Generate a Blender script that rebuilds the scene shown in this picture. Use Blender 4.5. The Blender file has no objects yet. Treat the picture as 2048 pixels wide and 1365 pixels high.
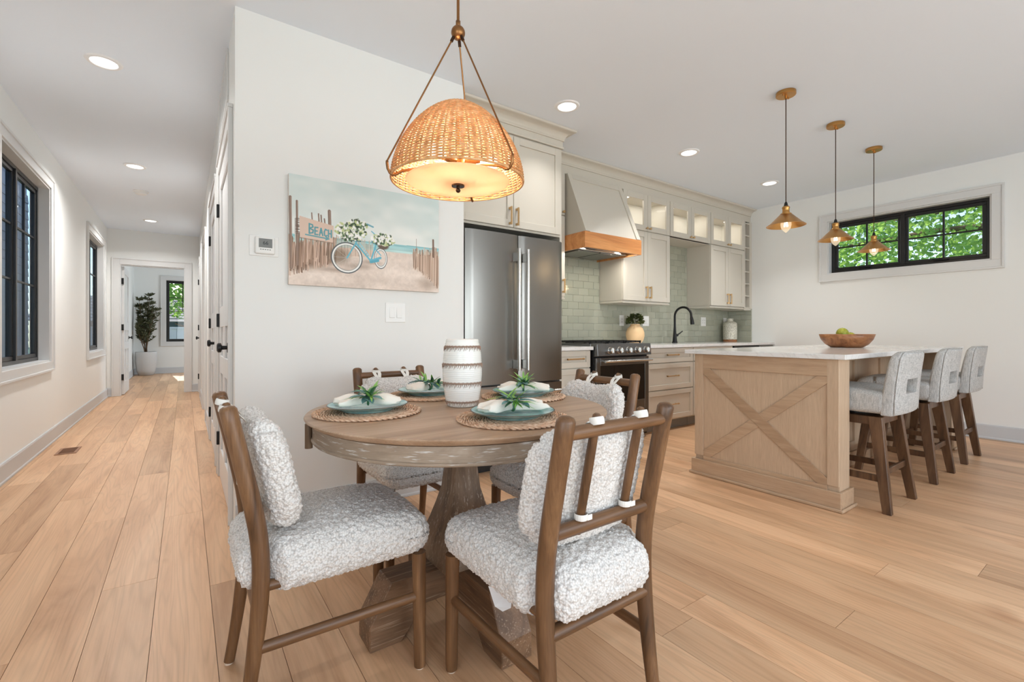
import bpy, bmesh, math, random
import numpy as np
from mathutils import Vector, Matrix, noise
R = math.radians
PI = math.pi
scene = bpy.context.scene
COL = scene.collection
random.seed(7)

# ------------------------------------------------------------------ camera
cam_d = bpy.data.cameras.new('camera')
cam = bpy.data.objects.new('camera', cam_d)
COL.objects.link(cam)
cam.location = (0, 0, 1.04)
cam.rotation_euler = (R(90), 0, -math.atan2(.578, .816))
cam_d.sensor_width = 36
cam_d.lens = 924 / 2048 * 36
cam_d.shift_y = -16.5 / 2048
cam_d.clip_start = .05
scene.camera = cam
# ------------------------------------------------------------------ world, sun, exposure
W = bpy.data.worlds.new('world'); scene.world = W; W.use_nodes = True
wn = W.node_tree.nodes; wl = W.node_tree.links
sky = wn.new('ShaderNodeTexSky'); sky.sky_type = 'NISHITA'; sky.sun_disc = False
sky.sun_elevation = R(42); sky.sun_rotation = R(0); sky.air_density = 1; sky.dust_density = 1.2
wl.new(sky.outputs[0], wn['Background'].inputs[0]); wn['Background'].inputs[1].default_value = .28
def lamp(name, kind, loc, energy, color=(1, 1, 1), rot=None, target=None, **kw):
    d = bpy.data.lights.new(name, kind); d.energy = energy; d.color = color
    for k, v in kw.items(): setattr(d, k, v)
    o = bpy.data.objects.new(name, d); COL.objects.link(o); o.location = loc
    if rot: o.rotation_euler = rot
    if target is not None:
        o.rotation_euler = (Vector(target) - Vector(loc)).to_track_quat('-Z', 'Y').to_euler()
    return o
lamp('sun', 'SUN', (0, 20, 20), 5.0, (1, .95, .87), target=(0 + 2.2, 20 - 28, 20 - 25), angle=R(.6))
# added fill lamps standing in for daylight at unseen windows, some tilted at the ceiling
lamp('fill_rear_glass', 'AREA', (1.1, -2.95, 1.2), 82, (.88, .945, 1), rot=(R(118), 0, 0), shape='RECTANGLE', size=2.9, size_y=2.1)
lamp('fill_rear_window', 'AREA', (3.65, -2.95, 1.5), 66, (.88, .945, 1), rot=(R(84), 0, 0), shape='RECTANGLE', size=1.5, size_y=1.7)
lamp('fill_side_window', 'AREA', (-1.3, -.9, 1.4), 46, (.87, .94, 1), rot=(R(112), 0, R(-90)), shape='RECTANGLE', size=2.2, size_y=1.7)
lamp('fill_bedroom_window', 'AREA', (3.1, 12.5, 1.6), 70, (.88, .95, 1), rot=(R(90), 0, R(90)), shape='RECTANGLE', size=1.6, size_y=1.6)
scene.view_settings.view_transform = 'Standard'
scene.view_settings.look = 'None'
scene.view_settings.gamma = 1
scene.view_settings.use_curve_mapping = False
scene.view_settings.exposure = 0.1
scene.cycles.max_bounces = 10
scene.cycles.diffuse_bounces = 6
scene.cycles.transparent_max_bounces = 16
scene.cycles.caustics_reflective = False
scene.cycles.caustics_refractive = False
scene.cycles.sample_clamp_indirect = 6

# ------------------------------------------------------------------ materials
def S(r, g, b):
    f = lambda c: ((c / 255 + .055) / 1.055) ** 2.4 if c > 10 else c / 255 / 12.92
    return (f(r), f(g), f(b), 1)
def mat(name, col, rough=.6, metal=0, spec=.5, **kw):
    m = bpy.data.materials.new(name); m.use_nodes = True
    p = m.node_tree.nodes['Principled BSDF']
    p.inputs['Base Color'].default_value = col
    p.inputs['Roughness'].default_value = rough
    p.inputs['Metallic'].default_value = metal
    p.inputs['Specular IOR Level'].default_value = spec
    for k, v in kw.items(): p.inputs[k.replace('_', ' ')].default_value = v
    return m
def nodes(m): return m.node_tree.nodes, m.node_tree.links, m.node_tree.nodes['Principled BSDF']
def coords(m, scale=(1, 1, 1), rnd=True):
    n, l, p = nodes(m)
    tc = n.new('ShaderNodeTexCoord'); mp = n.new('ShaderNodeMapping'); mp.inputs['Scale'].default_value = scale
    if rnd:
        oi = n.new('ShaderNodeObjectInfo'); mu = n.new('ShaderNodeVectorMath'); mu.operation = 'SCALE'
        cx = n.new('ShaderNodeCombineXYZ')
        for i in range(3): l.new(oi.outputs['Random'], cx.inputs[i])
        l.new(cx.outputs[0], mu.inputs[0]); mu.inputs['Scale'].default_value = 37.0
        ad = n.new('ShaderNodeVectorMath'); l.new(tc.outputs['Object'], ad.inputs[0]); l.new(mu.outputs[0], ad.inputs[1])
        l.new(ad.outputs[0], mp.inputs[0])
    else: l.new(tc.outputs['Object'], mp.inputs[0])
    return mp.outputs[0]
def coords_cyl(m, scale=(1, 1, 1), rnd=True):
    # unrolls a round thing: x = arc length, z = height
    n, l, p = nodes(m); tc = n.new('ShaderNodeTexCoord'); sx = n.new('ShaderNodeSeparateXYZ'); l.new(tc.outputs['Object'], sx.inputs[0])
    at = n.new('ShaderNodeMath'); at.operation = 'ARCTAN2'; l.new(sx.outputs[1], at.inputs[0]); l.new(sx.outputs[0], at.inputs[1])
    mu = n.new('ShaderNodeMath'); mu.operation = 'MULTIPLY'; mu.inputs[1].default_value = 1.7; l.new(at.outputs[0], mu.inputs[0])
    cx = n.new('ShaderNodeCombineXYZ'); l.new(mu.outputs[0], cx.inputs[0]); l.new(sx.outputs[2], cx.inputs[2])
    mp = n.new('ShaderNodeMapping'); mp.inputs['Scale'].default_value = scale; l.new(cx.outputs[0], mp.inputs[0]); return mp.outputs[0]
def noise_tex(m, vec, scale, detail=4, rough=.55, dist=0):
    n, l, p = nodes(m); t = n.new('ShaderNodeTexNoise')
    t.inputs['Scale'].default_value = scale; t.inputs['Detail'].default_value = detail
    t.inputs['Roughness'].default_value = rough; t.inputs['Distortion'].default_value = dist
    l.new(vec, t.inputs['Vector']); return t.outputs['Fac']
def ramp(m, fac, stops):
    n, l, p = nodes(m); r = n.new('ShaderNodeValToRGB'); l.new(fac, r.inputs[0])
    e = r.color_ramp.elements
    e[0].position, e[0].color = stops[0]; e[1].position, e[1].color = stops[-1]
    for s in stops[1:-1]:
        x = e.new(s[0]); x.color = s[1]
    return r.outputs[0]
def mix(m, fac, a, b, mode='MIX'):
    n, l, p = nodes(m); x = n.new('ShaderNodeMix'); x.data_type = 'RGBA'; x.blend_type = mode
    for s, v in ((0, fac), (6, a), (7, b)):
        if hasattr(v, 'is_linked') or hasattr(v, 'links'): l.new(v, x.inputs[s])
        else: x.inputs[s].default_value = v
    return x.outputs[2]
def bump(m, h, strength=.2, dist=.01):
    n, l, p = nodes(m); b = n.new('ShaderNodeBump'); b.inputs['Strength'].default_value = strength
    b.inputs['Distance'].default_value = dist; l.new(h, b.inputs['Height']); l.new(b.outputs[0], p.inputs['Normal'])
def wood(name, dark, mid, light, axis=1, rough=.5, grain=9, contrast=1, knots=False, per_object=0, fleck=None, bumps=.12, cyl=False, fine=(.72, .70, .68), rings=0):
    coords = coords_cyl if cyl else globals()['coords']
    """grain runs along the given local axis"""
    m = mat(name, mid, rough); n, l, p = nodes(m)
    sc = [1, 1, 1]; sc[axis] = .09
    v = coords(m, sc)
    a = noise_tex(m, v, grain, 5, .6, 1.6)
    sc2 = [1, 1, 1]; sc2[axis] = .025
    v2 = coords(m, sc2)
    b = noise_tex(m, v2, grain * 22, 3, .6)
    c1 = ramp(m, a, [(.5 - .2 * contrast, dark), (.5, mid), (.5 + .22 * contrast, light)])
    c2 = ramp(m, b, [(.3, (*fine, 1)), (.62, (1.06, 1.06, 1.06, 1))])
    c = mix(m, .55, c1, c2, 'MULTIPLY')
    if rings:
        sr_ = [1, 1, 1]; sr_[axis] = .07
        q = noise_tex(m, coords(m, sr_), 4.2, 2.5, .5, .25)
        mu_ = n.new('ShaderNodeMath'); mu_.operation = 'MULTIPLY'; mu_.inputs[1].default_value = 230; l.new(q, mu_.inputs[0])
        si = n.new('ShaderNodeMath'); si.operation = 'SINE'; l.new(mu_.outputs[0], si.inputs[0])
        rc_ = ramp(m, si.outputs[0], [(0, (1.02, 1.02, 1.02, 1)), (.7, (1 - rings * .35,) * 3 + (1,)), (1, (1 - rings, 1 - rings * 1.1, 1 - rings * 1.2, 1))])
        c = mix(m, 1, c, rc_, 'MULTIPLY')
    if knots:
        sk = [1, 1, 1]; sk[axis] = .45
        k = noise_tex(m, coords(m, sk), 4.2, 2, .5, .4)
        kc = ramp(m, k, [(.70, (1, 1, 1, 1)), (.80, (.62, .5, .42, 1))])
        c = mix(m, 1, c, kc, 'MULTIPLY')
    if per_object:
        oi = n.new('ShaderNodeObjectInfo')
        t = ramp(m, oi.outputs['Random'], [(0, (1 - per_object, 1 - per_object * 1.05, 1 - per_object * 1.12, 1)), (1, (1 + per_object * .55,) * 3 + (1,))])
        c = mix(m, 1, c, t, 'MULTIPLY')
    if fleck:
        f = noise_tex(m, v2, grain * 16, 3, .7)
        fc = ramp(m, f, [(.58, (0, 0, 0, 1)), (.66, (1, 1, 1, 1))])
        c = mix(m, fc, c, fleck)
    l.new(c, p.inputs['Base Color'])
    bump(m, b, bumps, .002)
    return m
M = {}
M['wall'] = mat('wall_paint', S(234, 235, 233), .75)
bump(M['wall'], noise_tex(M['wall'], coords(M['wall'], rnd=False), 180, 3), .05, .002)
M['ceiling'] = mat('ceiling_paint', S(233, 241, 250), .85)
M['trim'] = mat('trim_paint', S(216, 216, 215), .4)
M['baseboard'] = mat('baseboard_paint', S(200, 203, 206), .45)
M['door'] = mat('door_paint', S(220, 220, 220), .38)
M['cab'] = mat('cabinet_greige_paint', S(205, 199, 187), .35)
M['cab_dark'] = mat('cabinet_interior', S(236, 232, 222), .5)
M['toe'] = mat('toe_kick_grey', S(128, 130, 130), .5)
M['black'] = mat('black_frame', S(22, 22, 23), .35)
M['gap'] = mat('shadow_gap_black', S(20, 19, 18), .7)
M['oak'] = wood('oak_plank', S(188, 142, 104), S(218, 175, 136), S(231, 193, 155), 1, .38, 5, 1.2, True, .19, bumps=.06, fine=(.88, .86, .84), rings=.075)
M['chair'] = wood('chair_walnut', S(66, 44, 26), S(110, 77, 49), S(146, 109, 75), 2, .4, 12, 1.2, fine=(.62, .58, .54))
M['chair_h'] = wood('chair_walnut_rail', S(66, 44, 26), S(110, 77, 49), S(146, 109, 75), 0, .4, 12, 1.2, fine=(.62, .58, .54))
M['chair_y'] = wood('chair_walnut_side', S(66, 44, 26), S(110, 77, 49), S(146, 109, 75), 1, .4, 12, 1.2, fine=(.62, .58, .54))
M['table'] = wood('limed_table_top', S(150, 120, 94), S(172, 142, 115), S(186, 158, 132), 0, .4, 8, .9)
M['apron'] = wood('limed_apron', S(132, 116, 100), S(156, 138, 119), S(184, 170, 154), 0, .5, 8, 1.1, fleck=S(204, 200, 194), cyl=True)
M['pedestal'] = wood('limed_pedestal', S(98, 78, 60), S(126, 102, 80), S(150, 124, 100), 2, .5, 9, 1, fleck=S(178, 160, 142))
M['ped_foot'] = wood('limed_foot', S(92, 68, 48), S(122, 92, 67), S(148, 114, 86), 0, .5, 9, 1, fleck=S(172, 148, 124))
M['ped_foot_y'] = wood('limed_foot_cross', S(92, 68, 48), S(122, 92, 67), S(148, 114, 86), 1, .5, 9, 1, fleck=S(172, 148, 124))
M['isl_v'] = wood('island_oak_upright', S(188, 162, 135), S(196, 170, 143), S(205, 180, 153), 2, .45, 26, 1.3, bumps=.04)
M['isl_h'] = wood('island_oak_rail', S(176, 146, 118), S(187, 158, 129), S(198, 170, 141), 1, .45, 14, 1.2, bumps=.04)
M['isl_x'] = wood('island_oak_brace', S(160, 130, 102), S(176, 146, 117), S(190, 161, 132), 1, .45, 18, 1.1, bumps=.04)
M['stoolwood'] = wood('dark_stool_wood', S(56, 36, 22), S(90, 62, 40), S(114, 84, 58), 2, .4, 12)
M['hoodwood'] = wood('amber_hood_wood', S(188, 122, 70), S(210, 144, 86), S(222, 160, 102), 0, .4, 8)
M['bowl'] = wood('acacia_bowl', S(104, 62, 36), S(150, 98, 60), S(176, 124, 82), 0, .4, 14)
M['brass'] = mat('brushed_brass', S(196, 148, 88), .3, 1)
M['brass_pull'] = mat('champagne_brass_pull', S(206, 172, 126), .3, 1)
M['bronze'] = mat('aged_bronze', S(146, 104, 66), .35, 1)
M['darkbronze'] = mat('dark_bronze', S(70, 48, 36), .4, .9)
M['steel'] = mat('brushed_stainless', S(134, 132, 128), .28, 1)
bump(M['steel'], noise_tex(M['steel'], coords(M['steel'], (1, 1, .02)), 300, 2), .02, .001)
M['steel_light'] = mat('bright_stainless', S(214, 214, 212), .2, 1)
M['steel_dark'] = mat('dark_stainless', S(122, 123, 124), .3, 1)
M['oven_glass'] = mat('black_oven_glass', S(10, 10, 12), .06)
M['iron'] = mat('cast_iron', S(24, 24, 25), .5)
M['matte_black'] = mat('matte_black_metal', S(24, 24, 25), .4, .3)
M['white'] = mat('white_plastic', S(236, 236, 234), .35)
M['screen'] = mat('grey_lcd', S(120, 122, 120), .3)
M['ink'] = mat('dark_ink', S(44, 46, 46), .6)
M['disc'] = mat('light_trim_white', S(238, 238, 238), .5)
M['pot'] = mat('pale_concrete_pot', S(196, 195, 194), .8)
M['peach'] = mat('peach_ceramic', S(232, 196, 150), .55)
M['vase'] = mat('glazed_white_ceramic', S(236, 234, 228), .18)
M['vaseband'] = mat('unglazed_brown_band', S(148, 124, 108), .7)
M['canister'] = mat('speckled_canister', S(214, 210, 196), .5)
_c = ramp(M['canister'], noise_tex(M['canister'], coords(M['canister'], rnd=False), 90, 3), [(.42, S(176, 172, 156)), (.55, S(222, 219, 206))])
M['canister'].node_tree.links.new(_c, nodes(M['canister'])[2].inputs['Base Color'])
M['linen'] = mat('ivory_linen', S(238, 231, 219), .9)
bump(M['linen'], noise_tex(M['linen'], coords(M['linen']), 500, 2), .2, .001)
M['strap'] = mat('white_cotton_strap', S(232, 229, 222), .9)
M['tag'] = mat('white_tag', S(226, 228, 230), .6)
M['foot_pad'] = mat('felt_pad', S(222, 204, 184), .8)
M['leafb'] = mat('blue_green_leaf', S(104, 146, 144), .5)
M['leafg'] = mat('bright_green_leaf', S(128, 178, 84), .45)
M['leafm'] = mat('mid_green_leaf', S(66, 116, 78), .45)
M['olive'] = mat('olive_leaf', S(84, 88, 60), .5)
M['bark'] = mat('twig_bark', S(104, 84, 64), .8)
M['herb'] = mat('herb_leaf', S(74, 84, 40), .5)
M['artichoke'] = mat('artichoke_green', S(170, 172, 62), .5)
M['grass'] = mat('lawn', S(96, 124, 66), .9)
M['fence'] = mat('pale_vinyl_fence', S(222, 230, 240), .5)
M['siding'] = mat('slate_blue_siding', S(70, 98, 118), .6)
M['roof'] = mat('grey_shingle', S(120, 122, 124), .8)
M['bulb_metal'] = M['brass']
def emit(name, col, strength):
    m = bpy.data.materials.new(name); m.use_nodes = True; n = m.node_tree.nodes; n.clear()
    e = n.new('ShaderNodeEmission'); o = n.new('ShaderNodeOutputMaterial')
    e.inputs[0].default_value = col; e.inputs[1].default_value = strength
    m.node_tree.links.new(e.outputs[0], o.inputs[0]); return m
M['lit'] = emit('recessed_light_lens', (1, .98, .95, 1), 3.2)
M['filament'] = emit('glowing_filament', (1, .78, .48, 1), 30)
M['lampbulb'] = emit('warm_bulb', (1, .80, .52, 1), 5)
# leaf with light passing through
def leafy(name, col, tcol):
    m = mat(name, col, .45); n, l, p = nodes(m)
    t = n.new('ShaderNodeBsdfTranslucent'); t.inputs[0].default_value = tcol
    mx = n.new('ShaderNodeMixShader'); mx.inputs[0].default_value = .5
    l.new(p.outputs[0], mx.inputs[1]); l.new(t.outputs[0], mx.inputs[2]); l.new(mx.outputs[0], n['Material Output'].inputs[0])
    return m
M['treeleaf'] = leafy('maple_leaf', S(112, 160, 84), S(176, 216, 108))
M['treeleaf2'] = leafy('maple_leaf_deep', S(72, 122, 76), S(120, 172, 96))
def glass(name, tint=(1, 1, 1, 1), fac=.08, rough=.0):
    m = bpy.data.materials.new(name); m.use_nodes = True; n = m.node_tree.nodes; n.clear(); l = m.node_tree.links
    t = n.new('ShaderNodeBsdfTransparent'); t.inputs[0].default_value = tint
    g = n.new('ShaderNodeBsdfGlossy'); g.inputs['Roughness'].default_value = rough
    lw = n.new('ShaderNodeFresnel'); lw.inputs[0].default_value = 1.45
    mx = n.new('ShaderNodeMixShader'); o = n.new('ShaderNodeOutputMaterial')
    ge = n.new('ShaderNodeNewGeometry'); ma = n.new('ShaderNodeMath'); ma.operation = 'SUBTRACT'; ma.inputs[0].default_value = 1; l.new(ge.outputs['Backfacing'], ma.inputs[1])
    mb = n.new('ShaderNodeMath'); mb.operation = 'MULTIPLY'; l.new(lw.outputs[0], mb.inputs[0]); l.new(ma.outputs[0], mb.inputs[1])
    l.new(mb.outputs[0], mx.inputs[0]); l.new(t.outputs[0], mx.inputs[1]); l.new(g.outputs[0], mx.inputs[2]); l.new(mx.outputs[0], o.inputs[0])
    return m
M['pane'] = glass('window_pane')
M['bluepane'] = glass('blue_tinted_pane', (.62, .76, .88, 1))
M['bulbglass'] = glass('clear_bulb_glass', (1, .93, .82, 1))
n, l = M['bulbglass'].node_tree.nodes, M['bulbglass'].node_tree.links
e_ = n.new('ShaderNodeEmission'); e_.inputs[0].default_value = (1, .82, .58, 1); e_.inputs[1].default_value = 1.3
mx = n.new('ShaderNodeMixShader'); mx.inputs[0].default_value = .3; l.new(n['Mix Shader'].outputs[0], mx.inputs[1]); l.new(e_.outputs[0], mx.inputs[2]); l.new(mx.outputs[0], n['Material Output'].inputs[0])
# diffuser of the rattan lamp: frosted, lets the light behind it through
m = mat('frosted_diffuser', S(255, 244, 226), .5); n, l, p = nodes(m)
t = n.new('ShaderNodeBsdfTranslucent'); t.inputs[0].default_value = S(255, 246, 230)
mx = n.new('ShaderNodeMixShader'); mx.inputs[0].default_value = .75
l.new(p.outputs[0], mx.inputs[1]); l.new(t.outputs[0], mx.inputs[2]); l.new(mx.outputs[0], n['Material Output'].inputs[0])
M['diffuser'] = m
m = mat('honey_rattan', S(214, 164, 108), .5); n, l, p = nodes(m)
c = ramp(m, noise_tex(m, coords(m, (1, 1, 1), False), 40, 4), [(.3, S(192, 138, 84)), (.5, S(218, 168, 112)), (.7, S(236, 194, 144))])
l.new(c, p.inputs['Base Color'])
t = n.new('ShaderNodeBsdfTranslucent'); t.inputs[0].default_value = S(250, 180, 96)
mx = n.new('ShaderNodeMixShader'); mx.inputs[0].default_value = .14
l.new(p.outputs[0], mx.inputs[1]); l.new(t.outputs[0], mx.inputs[2]); l.new(mx.outputs[0], n['Material Output'].inputs[0])
M['rattan'] = m
# quartz
m = mat('white_quartz', S(226, 225, 222), .12); n, l, p = nodes(m)
c = ramp(m, noise_tex(m, coords(m, (1, 1, 1), False), 2.6, 8, .65, 2.2), [(.47, S(229, 228, 226)), (.495, S(217, 216, 213)), (.52, S(230, 229, 228))])
l.new(c, p.inputs['Base Color']); M['quartz'] = m
# glass tile
m = mat('sage_glass_tile', S(166, 166, 148), .08); n, l, p = nodes(m)
oi = n.new('ShaderNodeObjectInfo')
c = ramp(m, oi.outputs['Random'], [(0, S(160, 162, 146)), (1, S(170, 171, 155))]); l.new(c, p.inputs['Base Color'])
bump(m, noise_tex(m, coords(m), 14, 1), .12, .004)
M['tile'] = m
M['grout'] = mat('pale_grout', S(196, 195, 184), .8)
# boucle
m = mat('ivory_boucle', S(214, 209, 203), .95); n, l, p = nodes(m)
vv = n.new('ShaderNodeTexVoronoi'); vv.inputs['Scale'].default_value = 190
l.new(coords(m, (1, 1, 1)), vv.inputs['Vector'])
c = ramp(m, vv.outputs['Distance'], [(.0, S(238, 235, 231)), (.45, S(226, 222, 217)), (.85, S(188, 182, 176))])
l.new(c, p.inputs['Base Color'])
b = n.new('ShaderNodeBump'); b.invert = True; b.inputs['Strength'].default_value = .7; b.inputs['Distance'].default_value = .003
l.new(vv.outputs['Distance'], b.inputs['Height']); l.new(b.outputs[0], p.inputs['Normal'])
p.inputs['Sheen Weight'].default_value = .25
M['boucle'] = m
# grey linen for stools
m = mat('heathered_grey_linen', S(176, 176, 174), .95); n, l, p = nodes(m)
a = noise_tex(m, coords(m, (1, 1, .12)), 260, 2); b = noise_tex(m, coords(m, (.12, 1, 1)), 260, 2)
c = mix(m, .5, ramp(m, a, [(.3, S(132, 132, 131)), (.7, S(214, 213, 210))]), ramp(m, b, [(.3, S(140, 140, 139)), (.7, S(208, 207, 204))]))
l.new(c, p.inputs['Base Color']); M['greylinen'] = m
# plates
m = mat('aqua_reactive_glaze', S(118, 168, 170), .16); n, l, p = nodes(m)
c = ramp(m, noise_tex(m, coords(m, (1, 1, 1)), 18, 4), [(.35, S(112, 172, 178)), (.6, S(176, 216, 212))]); l.new(c, p.inputs['Base Color'])
M['plate'] = m
m = mat('water_hyacinth', S(176, 140, 112), .9); n, l, p = nodes(m)
c = ramp(m, noise_tex(m, coords(m, (1, 1, 1)), 60, 4), [(.3, S(168, 130, 102)), (.5, S(210, 174, 144)), (.72, S(232, 206, 180))]); l.new(c, p.inputs['Base Color'])
M['mat'] = m

# ------------------------------------------------------------------ mesh helpers
class B:
    def __init__(s): s.bm = bmesh.new()
    def box(s, x0, y0, z0, x1, y1, z1):
        v = [s.bm.verts.new((x, y, z)) for x in (x0, x1) for y in (y0, y1) for z in (z0, z1)]
        for q in ((0, 1, 3, 2), (4, 6, 7, 5), (0, 4, 5, 1), (2, 3, 7, 6), (0, 2, 6, 4), (1, 5, 7, 3)):
            s.bm.faces.new([v[i] for i in q])
        return s
    def tube(s, pts, rad, n=12, cap=True, closed=False):
        pts = [Vector(p) for p in pts]; N = len(pts)
        if not hasattr(rad, '__len__'): rad = [rad] * N
        rings = []; up = None
        for i, p in enumerate(pts):
            if closed: t = pts[(i + 1) % N] - pts[i - 1]
            else: t = pts[min(i + 1, N - 1)] - pts[max(i - 1, 0)]
            t.normalize()
            if up is None:
                up = Vector((0, 0, 1)) if abs(t.z) < .9 else Vector((1, 0, 0))
            a = t.cross(up)
            if a.length < 1e-6: a = t.cross(Vector((0, 1, 0)))
            a.normalize(); b = a.cross(t).normalized(); up = b
            r = rad[i]; r = (r, r) if not hasattr(r, '__len__') else r
            rings.append([s.bm.verts.new(p + a * math.cos(k * 2 * PI / n) * r[0] + b * math.sin(k * 2 * PI / n) * r[1]) for k in range(n)])
        for i in range(N if closed else N - 1):
            A, Bb = rings[i], rings[(i + 1) % N]
            for k in range(n): s.bm.faces.new((A[k], A[(k + 1) % n], Bb[(k + 1) % n], Bb[k]))
        if cap and not closed:
            s.bm.faces.new(rings[0][::-1]); s.bm.faces.new(rings[-1])
        return s
    def cyl(s, p0, p1, r0, r1=None, n=20): return s.tube([p0, p1], [r0, r0 if r1 is None else r1], n)
    def lathe(s, prof, n=32, c=(0, 0, 0), cap0=False, cap1=False, ax=None):
        rings = []
        for r, z in prof:
            rings.append([s.bm.verts.new((c[0] + r * math.cos(k * 2 * PI / n), c[1] + r * math.sin(k * 2 * PI / n), c[2] + z)) for k in range(n)])
        for A, Bb in zip(rings, rings[1:]):
            for k in range(n): s.bm.faces.new((A[k], A[(k + 1) % n], Bb[(k + 1) % n], Bb[k]))
        if cap0: s.bm.faces.new(rings[0][::-1])
        if cap1: s.bm.faces.new(rings[-1])
        return s
    def prism(s, poly, axis, a, b):
        """extrude 2D polygon along axis ('x': poly=(y,z), 'y': poly=(x,z), 'z': poly=(x,y))"""
        f = {'x': lambda p, t: (t, p[0], p[1]), 'y': lambda p, t: (p[0], t, p[1]), 'z': lambda p, t: (p[0], p[1], t)}[axis]
        A = [s.bm.verts.new(f(p, a)) for p in poly]; C = [s.bm.verts.new(f(p, b)) for p in poly]
        n = len(poly)
        for i in range(n): s.bm.faces.new((A[i], A[(i + 1) % n], C[(i + 1) % n], C[i]))
        s.bm.faces.new(A[::-1]); s.bm.faces.new(C); return s
    def grid(s, f, nu, nv, wrap=False):
        g = [[s.bm.verts.new(f(i / nu, j / nv)) for j in range(nv + (0 if wrap else 1))] for i in range(nu + 1)]
        for i in range(nu):
            for j in range(nv):
                j2 = (j + 1) % nv if wrap else j + 1
                s.bm.faces.new((g[i][j], g[i + 1][j], g[i + 1][j2], g[i][j2]))
        return s
    def sphere(s, c, r, seg=16, rings=10):
        r3 = tuple(r) if hasattr(r, '__len__') else (r, r, r)
        bmesh.ops.create_uvsphere(s.bm, u_segments=seg, v_segments=rings, radius=1, matrix=Matrix.Translation(c) @ Matrix.Diagonal(r3 + (1,)))
        return s
    def rbox(s, c, size, r, n=(10, 10, 4)):
        """rounded box by projecting a gridded cube; c centre, size full"""
        h = [x / 2 for x in size]; vs = {}
        def V(i, j, k):
            key = (i, j, k)
            if key in vs: return vs[key]
            p = Vector(((2 * i / n[0] - 1) * h[0], (2 * j / n[1] - 1) * h[1], (2 * k / n[2] - 1) * h[2]))
            q = Vector([max(-(h[a] - r), min(h[a] - r, p[a])) for a in range(3)])
            d = p - q
            if d.length > 1e-9: p = q + d.normalized() * r
            vs[key] = s.bm.verts.new(p + Vector(c)); return vs[key]
        a, b, d = n
        for k in (0, d):
            for i in range(a):
                for j in range(b):
                    q = (V(i, j, k), V(i + 1, j, k), V(i + 1, j + 1, k), V(i, j + 1, k)); s.bm.faces.new(q if k else q[::-1])
        for j in (0, b):
            for i in range(a):
                for k in range(d):
                    q = (V(i, j, k), V(i + 1, j, k), V(i + 1, j, k + 1), V(i, j, k + 1)); s.bm.faces.new(q if not j else q[::-1])
        for i in (0, a):
            for j in range(b):
                for k in range(d):
                    q = (V(i, j, k), V(i, j + 1, k), V(i, j + 1, k + 1), V(i, j, k + 1)); s.bm.faces.new(q[::-1] if not i else q)
        return s
    def warp(s, f):
        for v in s.bm.verts: v.co = f(v.co.copy())
        return s
    def build(s, name, m, parent=None, org=None, smooth=False, bevel=0, seg=2, loc=None):
        q = parent
        while org is None and q is not None:
            if q.get('_org') is not None: org = q['_org']
            q = q.parent
        bm = s.bm
        bmesh.ops.recalc_face_normals(bm, faces=bm.faces)
        if org is not None:
            o3 = Vector(org)
            for v in bm.verts: v.co -= o3
        if bevel:
            ed = [e for e in bm.edges if len(e.link_faces) == 2 and e.calc_face_angle(0) > .6]
            bmesh.ops.bevel(bm, geom=ed, offset=bevel, segments=seg, profile=.5, affect='EDGES', clamp_overlap=True)
        me = bpy.data.meshes.new(name); bm.to_mesh(me); bm.free()
        if smooth:
            me.polygons.foreach_set('use_smooth', [True] * len(me.polygons))
            if smooth != 'all': me.set_sharp_from_angle(angle=R(38))
        me.materials.append(m if not isinstance(m, str) else M[m])
        o = bpy.data.objects.new(name, me); COL.objects.link(o)
        if parent is not None: o.parent = parent
        elif org is not None: o.location = org
        if loc is not None: o.location = loc
        return o
def tag(o, label=None, cat=None, group=None, kind=None):
    if label: o['label'] = label
    if cat: o['category'] = cat
    if group: o['group'] = group
    if kind: o['kind'] = kind
    return o
THINGS = []
def thing(name, label, cat, loc=(0, 0, 0), rz=0, group=None, world=False, kind=None):
    """an Empty at the base of a thing. world=True: its parts are given in world coordinates."""
    o = bpy.data.objects.new(name, None); COL.objects.link(o); o.empty_display_size = .1
    o.location = loc; o.rotation_euler = (0, 0, rz); tag(o, label, cat, group, kind)
    if world: o['_org'] = list(loc); THINGS.append(o)
    return o
def copy_tree(o, parent=None):
    c = o.copy(); COL.objects.link(c)
    if parent is not None: c.parent = parent
    for ch in list(o.children): copy_tree(ch, c)
    return c
def struct(o, label): o['kind'] = 'structure'; o['label'] = label; return o
def bake(o):
    dg = bpy.context.evaluated_depsgraph_get()
    me = bpy.data.meshes.new_from_object(o.evaluated_get(dg)); o.modifiers.clear(); o.data = me
    return o
def text_mesh(name, body, size, m, parent, loc, rot, extrude=.0004, sx=1):
    cu = bpy.data.curves.new(name, 'FONT'); cu.body = body; cu.size = size; cu.extrude = extrude; cu.align_x = 'CENTER'; cu.align_y = 'CENTER'
    o = bpy.data.objects.new(name, cu); COL.objects.link(o)
    dg = bpy.context.evaluated_depsgraph_get()
    me = bpy.data.meshes.new_from_object(o.evaluated_get(dg)); bpy.data.objects.remove(o)
    me.materials.append(M[m]); o = bpy.data.objects.new(name, me); COL.objects.link(o)
    o.parent = parent; o.location = loc; o.rotation_euler = rot; o.scale = (sx, 1, 1); return o
# ================================================================== THE SETTING
CH = 2.74
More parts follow.
